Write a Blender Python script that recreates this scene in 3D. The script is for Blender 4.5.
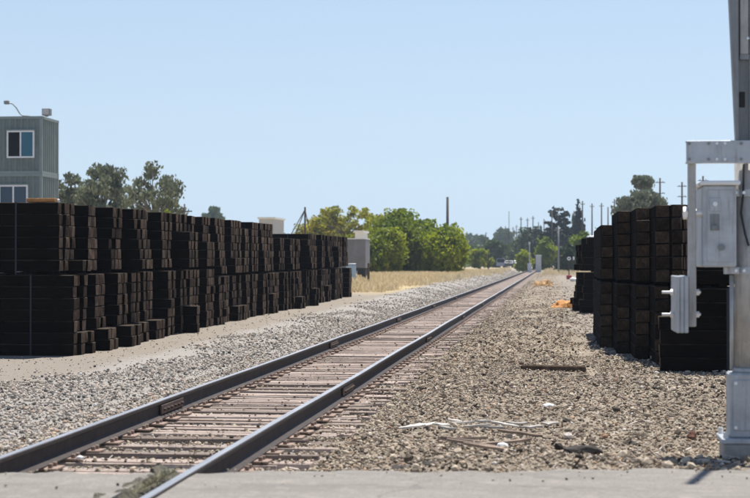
import bpy, bmesh, math, random
import numpy as np
from mathutils import Vector, Matrix, Euler

random.seed(7); rng = np.random.default_rng(7)
scene = bpy.context.scene
for o in list(bpy.data.objects): bpy.data.objects.remove(o)
col = scene.collection

# ------------------------------------------------------------------ camera
F = 1562.0
CAM = Vector((0, 0, 1.5))
cam_data = bpy.data.cameras.new('camera'); cam = bpy.data.objects.new('camera', cam_data); col.objects.link(cam)
cam.location = CAM
cam.rotation_euler = (math.radians(90) + math.atan(13/F), 0, math.atan(176/F))
cam_data.sensor_width = 36; cam_data.lens = 36*F/750
cam_data.clip_start = 0.1; cam_data.clip_end = 6000
cam_data.dof.use_dof = True; cam_data.dof.focus_distance = 24; cam_data.dof.aperture_fstop = 3.2
scene.camera = cam
RM = cam.rotation_euler.to_matrix()

# ------------------------------------------------------------------ sky, sun, exposure
SUN_EL, SUN_AZ = math.radians(70), math.radians(15)
world = bpy.data.worlds.new('World'); scene.world = world; world.use_nodes = True
wn = world.node_tree.nodes; wl = world.node_tree.links
bg = wn['Background']
sky = wn.new('ShaderNodeTexSky'); sky.sky_type = 'NISHITA'; sky.sun_disc = False
sky.sun_elevation = SUN_EL; sky.sun_rotation = SUN_AZ
sky.altitude = 0; sky.air_density = 0.95; sky.dust_density = 0.0; sky.ozone_density = 2.0
# even summer sky: the low band reads like the sky a few degrees up, blending to the clear zenith
tc = wn.new('ShaderNodeTexCoord'); sx_ = wn.new('ShaderNodeSeparateXYZ'); wl.new(tc.outputs['Generated'], sx_.inputs[0])
def wm(op, a, b):
    n = wn.new('ShaderNodeMath'); n.operation = op
    for i, x in enumerate((a, b)):
        if x is None: continue
        if isinstance(x, (int, float)): n.inputs[i].default_value = x
        else: wl.new(x, n.inputs[i])
    return n.outputs[0]
zz_ = wm('MULTIPLY_ADD', wm('POWER', wm('ABSOLUTE', sx_.outputs[2], None), 1.8), 0.9); zz_.node.inputs[2].default_value = 0.095
cx_ = wn.new('ShaderNodeCombineXYZ'); wl.new(sx_.outputs[0], cx_.inputs[0]); wl.new(sx_.outputs[1], cx_.inputs[1]); wl.new(zz_, cx_.inputs[2])
nv_ = wn.new('ShaderNodeVectorMath'); nv_.operation = 'NORMALIZE'; wl.new(cx_.outputs[0], nv_.inputs[0]); wl.new(nv_.outputs[0], sky.inputs[0])
tn_ = wn.new('ShaderNodeMix'); tn_.data_type = 'RGBA'; tn_.blend_type = 'MULTIPLY'; tn_.inputs[0].default_value = 1.0
wl.new(sky.outputs[0], tn_.inputs[6]); tn_.inputs[7].default_value = (1.07, 0.955, 0.935, 1)
wl.new(tn_.outputs[2], bg.inputs[0]); bg.inputs[1].default_value = 0.096
sd = bpy.data.lights.new('sun', 'SUN'); sd.energy = 5.0; sd.angle = math.radians(0.5); sd.color = (1, 0.955, 0.88)
sun = bpy.data.objects.new('sun', sd); col.objects.link(sun)
SV = Vector((math.sin(SUN_AZ)*math.cos(SUN_EL), math.cos(SUN_AZ)*math.cos(SUN_EL), math.sin(SUN_EL)))
sun.rotation_euler = SV.to_track_quat('Z', 'Y').to_euler(); sun.location = (0, 0, 40)
scene.view_settings.view_transform = 'Standard'; scene.view_settings.look = 'None'
scene.view_settings.exposure = 0.46; scene.view_settings.gamma = 1
scene.cycles.max_bounces = 8; scene.cycles.volume_bounces = 0

# ------------------------------------------------------------------ pixel helpers
def ray(px, py): return RM @ Vector(((px-375)/F, (249-py)/F, -1))
def on_z(px, py, z):
    d = ray(px, py); return CAM + d*((z-CAM.z)/d.z)
def at_y(px, py, Y):
    d = ray(px, py); return CAM + d*(Y/d.y)

# ------------------------------------------------------------------ mesh helpers
class MB:
    def __init__(s): s.v = []; s.f = []; s.m = []
    def add(s, v, f, m=0):
        n = len(s.v); s.v += [tuple(p) for p in v]; s.f += [tuple(i+n for i in q) for q in f]; s.m += [m]*len(f); return s
    def box(s, x0, y0, z0, x1, y1, z1, m=0, mat=None):
        v = [(x0,y0,z0),(x1,y0,z0),(x1,y1,z0),(x0,y1,z0),(x0,y0,z1),(x1,y0,z1),(x1,y1,z1),(x0,y1,z1)]
        if mat is not None: v = [mat @ Vector(p) for p in v]
        return s.add(v, [(0,3,2,1),(4,5,6,7),(0,1,5,4),(1,2,6,5),(2,3,7,6),(3,0,4,7)], m)
    def bbox(s, x0, y0, z0, x1, y1, z1, b=0.01, m=0, mat=None):
        bm = bmesh.new(); bmesh.ops.create_cube(bm, size=1)
        for v in bm.verts: v.co = Vector(((x0+x1)/2+v.co.x*(x1-x0), (y0+y1)/2+v.co.y*(y1-y0), (z0+z1)/2+v.co.z*(z1-z0)))
        bmesh.ops.bevel(bm, geom=bm.edges[:], offset=b, segments=1, affect='EDGES')
        vv = [mat @ v.co if mat is not None else v.co.copy() for v in bm.verts]; bm.verts.index_update()
        ff = [[v.index for v in f.verts] for f in bm.faces]; bm.free()
        return s.add(vv, ff, m)
    def tube(s, pts, rad, n=8, m=0, cap=True):
        pts = [Vector(p) for p in pts]
        if not hasattr(rad, '__len__'): rad = [rad]*len(pts)
        vs = []; fs = []; a = None
        for i, p in enumerate(pts):
            d = (pts[min(i+1, len(pts)-1)]-pts[max(i-1, 0)]).normalized()
            if a is None: a = d.orthogonal().normalized()
            else: a = (a-d*a.dot(d)).normalized()
            b = d.cross(a)
            for k in range(n):
                t = 2*math.pi*k/n; vs.append(p+(a*math.cos(t)+b*math.sin(t))*rad[i])
        for i in range(len(pts)-1):
            for k in range(n):
                fs.append((i*n+k, i*n+(k+1)%n, (i+1)*n+(k+1)%n, (i+1)*n+k))
        if cap: fs += [tuple(range(n))[::-1], tuple((len(pts)-1)*n+k for k in range(n))]
        return s.add(vs, fs, m)
    def mesh(s, name, mats, smooth=False):
        me = bpy.data.meshes.new(name); me.from_pydata(s.v, [], s.f)
        for mt in (mats if isinstance(mats, (list, tuple)) else [mats]): me.materials.append(mt)
        me.polygons.foreach_set('material_index', s.m)
        if smooth: me.polygons.foreach_set('use_smooth', [True]*len(s.f))
        me.update(); return me
    def build(s, name, mats, parent=None, smooth=False):
        return link(name, s.mesh(name, mats, smooth), parent)
def link(name, me, parent=None, loc=None):
    o = bpy.data.objects.new(name, me); col.objects.link(o)
    if parent is not None: o.parent = parent
    if loc is not None: o.location = loc
    return o
def tag(o, label=None, cat=None, group=None, kind=None):
    if label: o['label'] = label
    if cat: o['category'] = cat
    if group: o['group'] = group
    if kind: o['kind'] = kind
    return o
def thing(name, label, cat, loc=(0,0,0), rz=0, group=None):
    o = bpy.data.objects.new(name, None); col.objects.link(o); o.location = loc; o.rotation_euler = (0, 0, rz)
    o.empty_display_size = 0.2
    return tag(o, label, cat, group)
def np_mesh(name, v, quads, mats, smooth=False):
    me = bpy.data.meshes.new(name); n = len(v); m = len(quads); k = quads.shape[1]
    me.vertices.add(n); me.vertices.foreach_set('co', np.asarray(v, np.float32).ravel())
    me.loops.add(m*k); me.loops.foreach_set('vertex_index', np.asarray(quads, np.int32).ravel())
    me.polygons.add(m); me.polygons.foreach_set('loop_start', np.arange(m, dtype=np.int32)*k)
    me.polygons.foreach_set('loop_total', np.full(m, k, np.int32))
    if smooth: me.polygons.foreach_set('use_smooth', np.ones(m, bool))
    for mt in (mats if isinstance(mats, (list, tuple)) else [mats]): me.materials.append(mt)
    me.update(calc_edges=True); return me

# ------------------------------------------------------------------ materials
def mat_new(name):
    m = bpy.data.materials.new(name); m.use_nodes = True
    nt = m.node_tree; b = nt.nodes['Principled BSDF']; return m, nt, b
def ramp(nt, stops, fac):
    r = nt.nodes.new('ShaderNodeValToRGB'); e = r.color_ramp.elements
    while len(e) < len(stops): e.new(0.5)
    for i, (p, c) in enumerate(stops): e[i].position = p; e[i].color = (*c, 1)
    nt.links.new(fac, r.inputs[0]); return r.outputs[0]
def noise(nt, scale, vec=None, detail=4, rough=0.6):
    n = nt.nodes.new('ShaderNodeTexNoise'); n.inputs['Scale'].default_value = scale
    n.inputs['Detail'].default_value = detail; n.inputs['Roughness'].default_value = rough
    if vec is not None: nt.links.new(vec, n.inputs['Vector'])
    return n.outputs[0]
def coords(nt, scale=(1,1,1), kind='Object'):
    t = nt.nodes.new('ShaderNodeTexCoord'); mp = nt.nodes.new('ShaderNodeMapping'); mp.inputs['Scale'].default_value = scale
    nt.links.new(t.outputs[kind], mp.inputs[0]); return mp.outputs[0]
def mixc(nt, fac, a, b, mode='MIX'):
    n = nt.nodes.new('ShaderNodeMix'); n.data_type = 'RGBA'; n.blend_type = mode
    for i, x in ((0, fac), (6, a), (7, b)):
        if isinstance(x, (tuple, float, int)): n.inputs[i].default_value = (*x, 1) if isinstance(x, tuple) else x
        else: nt.links.new(x, n.inputs[i])
    return n.outputs[2]
def math_(nt, op, a, b=None, c=None):
    n = nt.nodes.new('ShaderNodeMath'); n.operation = op
    for i, x in enumerate((a, b, c)):
        if x is None: continue
        if isinstance(x, (int, float)): n.inputs[i].default_value = x
        else: nt.links.new(x, n.inputs[i])
    return n.outputs[0]
def maprange(nt, v, a, b, c=0, d=1):
    n = nt.nodes.new('ShaderNodeMapRange'); n.interpolation_type = 'SMOOTHSTEP'
    nt.links.new(v, n.inputs[0])
    for i, x in enumerate((a, b, c, d)): n.inputs[i+1].default_value = x
    return n.outputs[0]
def bump(nt, b, h, strength=0.4, dist=0.02):
    n = nt.nodes.new('ShaderNodeBump'); n.inputs['Strength'].default_value = strength; n.inputs['Distance'].default_value = dist
    nt.links.new(h, n.inputs['Height']); nt.links.new(n.outputs[0], b.inputs['Normal'])
def simple(name, c, rough=0.7, metal=0.0, var=0.25, scale=6.0, bmp=0.0, spec=0.5, objvar=0.0):
    m, nt, b = mat_new(name); v = coords(nt)
    f = noise(nt, scale, v, 5)
    lo = tuple(x*(1-var) for x in c); hi = tuple(min(1, x*(1+var)) for x in c)
    out = ramp(nt, [(0.3, lo), (0.7, hi)], f)
    if objvar:
        oi = nt.nodes.new('ShaderNodeObjectInfo')
        k = maprange(nt, oi.outputs['Random'], 0, 1, 1-objvar, 1+objvar)
        cb = nt.nodes.new('ShaderNodeCombineColor')
        for i in range(3): nt.links.new(k, cb.inputs[i])
        out = mixc(nt, 1.0, out, cb.outputs[0], 'MULTIPLY')
    nt.links.new(out, b.inputs['Base Color'])
    b.inputs['Roughness'].default_value = rough; b.inputs['Metallic'].default_value = metal
    b.inputs['Specular IOR Level'].default_value = spec
    if bmp: bump(nt, b, noise(nt, scale*6, v, 6), bmp, 0.01)
    return m
M = {}
# creosoted timber: long sides and end grain
def tie_mats():
    m, nt, b = mat_new('creosote_side'); v = coords(nt, (1.2, 14, 14)); oi = nt.nodes.new('ShaderNodeObjectInfo')
    f = noise(nt, 3, v, 6)
    c = ramp(nt, [(0.3, (0.0025, 0.002, 0.0018)), (0.62, (0.006, 0.0048, 0.004)), (0.8, (0.026, 0.020, 0.015))], f)
    c = mixc(nt, math_(nt, 'MULTIPLY', oi.outputs['Random'], 0.35), c, (0.018, 0.013, 0.0095))
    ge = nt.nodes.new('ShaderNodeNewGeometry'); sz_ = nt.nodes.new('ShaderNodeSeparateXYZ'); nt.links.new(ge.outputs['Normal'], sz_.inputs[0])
    dust_and_sun = math_(nt, 'MULTIPLY', maprange(nt, sz_.outputs[2], .5, .9), maprange(nt, noise(nt, 5, coords(nt, (1, 3, 3)), 5), .35, .65, .25, 1))  # dust plus sunlight on the tie tops, put into the colour of upward faces
    c = mixc(nt, math_(nt, 'MULTIPLY', dust_and_sun, .85), c, (0.13, 0.105, 0.085))
    nt.links.new(c, b.inputs['Base Color']); b.inputs['Roughness'].default_value = 1.0; b.inputs['Specular IOR Level'].default_value = 0.04
    bump(nt, b, f, 0.5, 0.01); M['tie_side'] = m
    m, nt, b = mat_new('creosote_end'); v = coords(nt, (6, 6, 6)); oi = nt.nodes.new('ShaderNodeObjectInfo')
    f = noise(nt, 2.5, v, 6)
    c1 = ramp(nt, [(0.3, (0.085, 0.058, 0.041)), (0.75, (0.26, 0.185, 0.13))], f)
    c2 = ramp(nt, [(0.3, (0.022, 0.016, 0.012)), (0.75, (0.085, 0.060, 0.044))], f)
    c = mixc(nt, oi.outputs['Random'], c1, c2)
    nt.links.new(c, b.inputs['Base Color']); b.inputs['Roughness'].default_value = 1.0; b.inputs['Specular IOR Level'].default_value = 0.05
    bump(nt, b, f, 0.5, 0.01); M['tie_end'] = m
    m2 = m.copy(); m2.name = 'creosote_end_dark'  # copy of the end grain with all its colours scaled darker
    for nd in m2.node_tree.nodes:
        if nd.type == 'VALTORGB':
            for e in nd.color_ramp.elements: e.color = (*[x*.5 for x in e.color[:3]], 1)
    M['tie_end_dark'] = m2
tie_mats()
def track_tie_mat():
    m, nt, b = mat_new('weathered_tie'); v = coords(nt, (0.9, 26, 26)); oi = nt.nodes.new('ShaderNodeObjectInfo')
    add = nt.nodes.new('ShaderNodeVectorMath'); nt.links.new(v, add.inputs[0])
    cb = nt.nodes.new('ShaderNodeCombineXYZ'); nt.links.new(math_(nt, 'MULTIPLY', oi.outputs['Random'], 50), cb.inputs[0]); nt.links.new(cb.outputs[0], add.inputs[1])
    f = noise(nt, 1.6, add.outputs[0], 6, 0.65)
    c = ramp(nt, [(0.30, (0.05, 0.038, 0.030)), (0.40, (0.34, 0.265, 0.22)), (0.60, (0.62, 0.515, 0.45))], f)
    dk = math_(nt, 'MULTIPLY', math_(nt, 'POWER', oi.outputs['Random'], 3.0), 0.75)
    c = mixc(nt, dk, c, (0.13, 0.10, 0.08))
    nt.links.new(c, b.inputs['Base Color']); b.inputs['Roughness'].default_value = 0.9; b.inputs['Specular IOR Level'].default_value = 0.2
    bump(nt, b, f, 0.9, 0.03); M['track_tie'] = m
track_tie_mat()
M['rust'] = simple('rail_rust', (0.036, 0.025, 0.021), 0.75, 0.0, 0.4, 9, 0.3)
M['joint'] = simple('joint_bar_rust', (0.085, 0.055, 0.043), 0.75, 0.0, 0.4, 12, 0.3)
M['plate'] = simple('tie_plate_rust', (0.26, 0.185, 0.145), 0.8, 0.0, 0.4, 20, 0.2)
m, nt, b = mat_new('rail_head'); v = coords(nt, (30, 0.6, 30)); f = noise(nt, 2, v, 3)
nt.links.new(ramp(nt, [(0.3, (0.36, 0.36, 0.37)), (0.7, (0.52, 0.52, 0.53))], f), b.inputs['Base Color'])
b.inputs['Metallic'].default_value = 1.0; b.inputs['Roughness'].default_value = 0.42; M['head'] = m
def metal(name, c, dirt, rough, metallic, sc=4.0):
    m, nt, b = mat_new(name); n1 = noise(nt, sc, coords(nt), 6, .7); n2 = noise(nt, 3.0, coords(nt, (9, 9, .8)), 5, .7); n3 = noise(nt, 40, coords(nt), 3)
    col_ = ramp(nt, [(0.3, tuple(x*.72 for x in c)), (0.7, tuple(x*1.2 for x in c))], n1)
    col_ = mixc(nt, math_(nt, 'MULTIPLY', maprange(nt, n2, .50, .72), .55), col_, dirt)
    col_ = mixc(nt, math_(nt, 'MULTIPLY', maprange(nt, n3, .60, .75), .35), col_, tuple(x*.5 for x in c))
    nt.links.new(col_, b.inputs['Base Color']); b.inputs['Metallic'].default_value = metallic
    nt.links.new(maprange(nt, n1, .3, .7, rough-.12, rough+.15), b.inputs['Roughness']); bump(nt, b, n3, .08, .004); return m
M['galv'] = metal('galvanised_steel', (0.50, 0.52, 0.545), (0.20, 0.17, 0.15), 0.5, 0.35)
M['galv_dark'] = metal('weathered_galvanised_steel', (0.27, 0.28, 0.285), (0.15, 0.11, 0.085), 0.6, 0.3)
M['alu'] = metal('dull_aluminium', (0.46, 0.445, 0.42), (0.22, 0.19, 0.16), 0.55, 0.2)
M['silver'] = metal('silver_paint', (0.48, 0.50, 0.52), (0.24, 0.21, 0.18), 0.5, 0.1)
M['white'] = simple('white_paint', (0.80, 0.80, 0.79), 0.5, 0, 0.06, 5)
M['bolt'] = simple('zinc_bolt', (0.8, 0.8, 0.8), 0.35, 0.4, 0.1, 20)
M['black'] = simple('black_rubber', (0.02, 0.02, 0.02), 0.7, 0, 0.3, 10)
M['concrete'] = simple('concrete', (0.36, 0.34, 0.31), 0.9, 0, 0.25, 12, 0.3)
M['strap'] = simple('steel_strap', (0.02, 0.023, 0.032), 0.6, 0.3, 0.2, 10)
M['orange_wood'] = simple('orange_board', (0.42, 0.19, 0.055), 0.8, 0, 0.25, 8, 0.2)
M['bark'] = simple('bark', (0.14, 0.11, 0.085), 0.9, 0, 0.35, 8, 0.5)
M['bark_pale'] = simple('pale_bark', (0.33, 0.29, 0.25), 0.9, 0, 0.3, 8, 0.4)
M['pole'] = simple('weathered_pole', (0.075, 0.062, 0.055), 0.9, 0, 0.3, 6, 0.3)
M['pale_wood'] = simple('bleached_wood', (0.47, 0.435, 0.39), 0.85, 0, 0.4, 10, 0.4, objvar=0.35)
M['brown_wood'] = simple('brown_splinter', (0.28, 0.21, 0.16), 0.9, 0, 0.3, 12, 0.4, objvar=0.3)
M['dark_rock'] = simple('dark_clod', (0.05, 0.042, 0.036), 0.95, 0, 0.4, 18, 0.5)
M['rusty'] = simple('rusty_clod', (0.12, 0.045, 0.025), 0.9, 0, 0.4, 18, 0.5)
M['tarp'] = simple('orange_tarp', (0.60, 0.27, 0.075), 0.8, 0, 0.35, 9, 0.3)
M['sack'] = simple('tan_sack', (0.50, 0.30, 0.13), 0.85, 0, 0.35, 5, 0.3)
M['cont'] = metal('container_paint', (0.170, 0.210, 0.200), (0.095, 0.10, 0.092), 0.62, 0.0, 1.0)
M['cont_light'] = simple('container_trim', (0.225, 0.27, 0.26), 0.6, 0, 0.1, 1.5)
M['trailer'] = metal('grey_trailer_panel', (0.20, 0.20, 0.22), (0.12, 0.11, 0.10), 0.6, 0.1, 1.0)
M['bluebin'] = simple('pale_blue_plastic', (0.30, 0.42, 0.55), 0.6, 0, 0.1, 4)
M['red'] = simple('faded_red', (0.40, 0.06, 0.06), 0.6, 0, 0.15, 6)
M['cream'] = simple('cream_wall', (0.50, 0.50, 0.49), 0.8, 0, 0.08, 3)
M['roofgrey'] = simple('roof_grey', (0.30, 0.30, 0.31), 0.8, 0, 0.15, 3)
M['dark_car'] = simple('dark_blue_paint', (0.05, 0.06, 0.09), 0.35, 0, 0.1, 3)
M['wire'] = simple('wire', (0.04, 0.04, 0.045), 0.6, 0.2, 0.1, 3)
def glass(name, c, rough=0.06, spec=.9):
    m, nt, b = mat_new(name); b.inputs['Base Color'].default_value = (*c, 1); b.inputs['Roughness'].default_value = rough
    b.inputs['Specular IOR Level'].default_value = spec; f = noise(nt, 1.2, coords(nt), 2); bump(nt, b, f, 0.04, 0.02); return m
M['glass_dark'] = glass('dark_window_glass', (0.006, 0.007, 0.010), .1, .15)
M['glass_blue'] = glass('blue_window_glass', (0.03, 0.13, 0.19), .08, .35)
M['glass_mid'] = glass('window_glass', (0.025, 0.05, 0.085), .08, .5)

def leafmat(name, c1, c2, c3=None, scale=0.5, trans=0.35):
    m, nt, b = mat_new(name); v = coords(nt)
    f = noise(nt, scale, v, 4, 0.7)
    c = ramp(nt, [(0.30, c1), (0.55, c2), (0.75, c3 or c2)], f)
    nt.links.new(c, b.inputs['Base Color']); b.inputs['Roughness'].default_value = 0.6; b.inputs['Specular IOR Level'].default_value = 0.3
    t = nt.nodes.new('ShaderNodeBsdfTranslucent'); nt.links.new(c, t.inputs[0])
    mx = nt.nodes.new('ShaderNodeMixShader'); mx.inputs[0].default_value = trans
    out = nt.nodes['Material Output']; nt.links.new(b.outputs[0], mx.inputs[1]); nt.links.new(t.outputs[0], mx.inputs[2]); nt.links.new(mx.outputs[0], out.inputs[0])
    M[name] = m
leafmat('leaf_euc', (0.125, 0.145, 0.09), (0.19, 0.21, 0.13), (0.28, 0.285, 0.18), 0.9, 0.35)
leafmat('leaf_yellow', (0.17, 0.19, 0.02), (0.33, 0.32, 0.03), (0.46, 0.33, 0.05), 0.4, 0.5)
leafmat('leaf_green', (0.09, 0.15, 0.008), (0.22, 0.27, 0.012), (0.42, 0.36, 0.02), 0.28, 0.5)
leafmat('leaf_bright', (0.13, 0.19, 0.008), (0.29, 0.33, 0.012), (0.48, 0.40, 0.02), 0.28, 0.5)
leafmat('leaf_dark', (0.034, 0.058, 0.024), (0.06, 0.09, 0.036), (0.095, 0.125, 0.05), 0.4, 0.2)
leafmat('leaf_mid', (0.05, 0.085, 0.02), (0.085, 0.125, 0.028), (0.13, 0.165, 0.04), 0.4, 0.3)
leafmat('leaf_conifer', (0.020, 0.036, 0.024), (0.032, 0.052, 0.032), (0.05, 0.072, 0.042), 0.8, 0.1)
leafmat('straw', (0.54, 0.43, 0.25), (0.68, 0.56, 0.35), (0.78, 0.66, 0.44), 1.2, 0.3)
leafmat('weed', (0.12, 0.12, 0.07), (0.22, 0.20, 0.12), (0.34, 0.29, 0.18), 5, 0.2)

# stones: colour per instance
def stone_mat(name, stops):
    m, nt, b = mat_new(name); oi = nt.nodes.new('ShaderNodeObjectInfo')
    c = ramp(nt, stops, oi.outputs['Random'])
    f = noise(nt, 1.5, coords(nt), 5)
    c = mixc(nt, 0.5, c, ramp(nt, [(0.3, (0.7, 0.7, 0.7)), (0.7, (1, 1, 1))], f), 'MULTIPLY')
    nt.links.new(c, b.inputs['Base Color']); b.inputs['Roughness'].default_value = 0.85; b.inputs['Specular IOR Level'].default_value = 0.3
    M[name] = m
stone_mat('ballast_stone', [(0.0, (0.07, 0.07, 0.075)), (0.14, (0.16, 0.140, 0.118)), (0.35, (0.36, 0.318, 0.268)), (0.6, (0.49, 0.435, 0.37)), (0.88, (0.59, 0.515, 0.43)), (0.97, (0.50, 0.34, 0.24)), (1.0, (0.75, 0.73, 0.70))])
stone_mat('gravel_stone', [(0.0, (0.035, 0.028, 0.024)), (0.18, (0.095, 0.073, 0.054)), (0.38, (0.28, 0.225, 0.165)), (0.65, (0.47, 0.385, 0.285)), (0.9, (0.64, 0.54, 0.41)), (0.96, (0.42, 0.24, 0.13)), (1.0, (0.78, 0.74, 0.68))])

stone_mat('chip', [(0.0, (0.03, 0.022, 0.017)), (0.3, (0.10, 0.07, 0.05)), (0.6, (0.28, 0.21, 0.155)), (0.85, (0.48, 0.39, 0.31)), (1.0, (0.66, 0.60, 0.53))])
# ground: one sheet, colour by place (sandy strip, ballast dust, brown gravel, straw field)
def ground_mat():
    m, nt, b = mat_new('ground_earth'); t = nt.nodes.new('ShaderNodeTexCoord'); v = t.outputs['Object']
    sp = nt.nodes.new('ShaderNodeSeparateXYZ'); nt.links.new(v, sp.inputs[0])
    big = noise(nt, 0.35, v, 4); fine = noise(nt, 26, v, 8, 0.75); mid = noise(nt, 3.0, v, 6, 0.7)
    xw = math_(nt, 'ADD', sp.outputs[0], math_(nt, 'MULTIPLY', math_(nt, 'SUBTRACT', mid, 0.5), 1.1))
    sand = ramp(nt, [(0.3, (0.225, 0.194, 0.158)), (0.7, (0.32, 0.28, 0.235))], fine)
    grey = ramp(nt, [(0.3, (0.18, 0.166, 0.148)), (0.5, (0.34, 0.315, 0.285)), (0.75, (0.46, 0.425, 0.385))], fine)
    brown = ramp(nt, [(0.32, (0.10, 0.078, 0.058)), (0.5, (0.27, 0.222, 0.168)), (0.75, (0.43, 0.36, 0.275))], fine)
    straw = ramp(nt, [(0.3, (0.34, 0.26, 0.14)), (0.7, (0.52, 0.42, 0.25))], mid)
    lb = maprange(nt, xw, -7.1, -6.6)      # sand -> ballast
    rb = maprange(nt, xw, -2.3, -1.7)      # ballast -> brown gravel
    c = mixc(nt, lb, sand, grey); brown = mixc(nt, math_(nt, 'MULTIPLY', maprange(nt, noise(nt, 0.9, v, 5, .7), .45, .62), .55), brown, (0.46, 0.395, 0.31)); c = mixc(nt, rb, c, brown)
    # pale dust on the right between track and tie stacks
    rd = math_(nt, 'MULTIPLY', maprange(nt, xw, 0.1, 0.9), maprange(nt, sp.outputs[1], 17, 34))
    c = mixc(nt, math_(nt, 'MULTIPLY', rd, 0.7), c, sand)
    # field
    yw = math_(nt, 'ADD', sp.outputs[1], math_(nt, 'MULTIPLY', math_(nt, 'SUBTRACT', big, 0.5), 18))
    fl = math_(nt, 'MULTIPLY', maprange(nt, xw, -6.6, -7.4), maprange(nt, yw, 64, 74))
    c = mixc(nt, fl, c, straw)
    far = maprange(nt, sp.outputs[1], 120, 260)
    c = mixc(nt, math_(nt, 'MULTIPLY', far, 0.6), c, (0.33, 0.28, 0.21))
    nt.links.new(c, b.inputs['Base Color']); b.inputs['Roughness'].default_value = 0.95; b.inputs['Specular IOR Level'].default_value = 0.15
    bump(nt, b, math_(nt, 'ADD', fine, math_(nt, 'MULTIPLY', mid, 1.5)), 0.8, 0.025); M['ground'] = m
ground_mat()
def road_mat():
    m, nt, b = mat_new('worn_road'); t = nt.nodes.new('ShaderNodeTexCoord'); v = t.outputs['Object']
    fine = noise(nt, 55, v, 7, 0.75); mid = noise(nt, 2.2, coords(nt, (0.35, 1.8, 1)), 5, 0.65); sp = noise(nt, 7, v, 4)
    c = ramp(nt, [(0.3, (0.15, 0.138, 0.121)), (0.7, (0.33, 0.303, 0.272))], fine)
    c = mixc(nt, math_(nt, 'MULTIPLY', maprange(nt, mid, 0.42, 0.66), 0.62), c, (0.17, 0.158, 0.14))
    c = mixc(nt, math_(nt, 'MULTIPLY', maprange(nt, sp, 0.5, 0.75), 0.4), c, (0.38, 0.345, 0.30))
    vo = nt.nodes.new('ShaderNodeTexVoronoi'); vo.feature = 'DISTANCE_TO_EDGE'; vo.inputs['Scale'].default_value = 0.42
    wv = nt.nodes.new('ShaderNodeVectorMath'); wv.operation = 'MULTIPLY_ADD'; nz = nt.nodes.new('ShaderNodeTexNoise'); nz.inputs['Scale'].default_value = 2.5; nz.inputs['Detail'].default_value = 6; nt.links.new(v, nz.inputs[0])
    nt.links.new(nz.outputs[1], wv.inputs[0]); wv.inputs[1].default_value = (.55, .55, .55); nt.links.new(v, wv.inputs[2]); nt.links.new(wv.outputs[0], vo.inputs[0])
    ck = maprange(nt, vo.outputs[0], 0.0, 0.007, 1, 0)
    c = mixc(nt, math_(nt, 'MULTIPLY', ck, 0.4), c, (0.09, 0.08, 0.07))
    nt.links.new(c, b.inputs['Base Color']); b.inputs['Roughness'].default_value = 0.9; b.inputs['Specular IOR Level'].default_value = 0.25
    bump(nt, b, fine, 0.5, 0.006); M['road'] = m
road_mat()

# ------------------------------------------------------------------ terrain
TX = -3.1; RAIL_Z = 0.13; RX = (-3.85, -2.35)
def ss(a, b, x):
    t = np.clip((x-a)/(b-a), 0, 1); return t*t*(3-2*t)
def gh(x, y):
    x = np.asarray(x, float); y = np.asarray(y, float)
    gl = -0.10 + 0.0052*np.clip(y-26, 0, 80); gr = -0.06 + 0.0022*np.clip(y-20, 0, 120)
    gr = gr + 0.11*ss(13.5, 11.2, y)*ss(-1.7, -0.6, x); 
    gt = -0.100
    l = ss(-4.7, -6.6, x); r = ss(-1.9, -0.5, x)
    base = gt*(1-l-r) + gl*l + gr*r
    ridge = 0.06*np.exp(-((x+5.05+0.12*np.sin(y*0.7))/0.16)**2)*ss(15, 17, y)*ss(29, 25, y)
    und = 0.022*np.sin(x*1.9+0.6*np.sin(y*0.5))*np.sin(y*1.35+x*0.6)*np.clip(np.abs(x-TX)-1.5, 0, 1)*ss(200, 60, y)
    und = und*np.where((x < -7.3) | ((x > 0.6) & (y > 21)), 0.15, 1)
    drop = -0.35*ss(10.3, 9.6, y)*ss(60, 45, np.abs(x))
    return base + ridge + und + drop
def g1(x, y): return float(gh(x, y))
xs = np.concatenate([-np.geomspace(2500, 14, 30), np.linspace(-13, 8, 106), np.geomspace(9, 2500, 30)])
ys = np.concatenate([np.linspace(-40, 8, 10), np.linspace(9, 40, 140), np.geomspace(40.5, 4000, 90)])
gx, gy = np.meshgrid(xs, ys); gz = gh(gx, gy)
nx, ny = len(xs), len(ys)
idx = np.arange(nx*ny).reshape(ny, nx)
q = np.stack([idx[:-1, :-1], idx[:-1, 1:], idx[1:, 1:], idx[1:, :-1]], -1).reshape(-1, 4)
go = link('ground', np_mesh('ground', np.stack([gx, gy, gz], -1).reshape(-1, 3), q, M['ground'], True)); tag(go, kind='structure')

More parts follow.
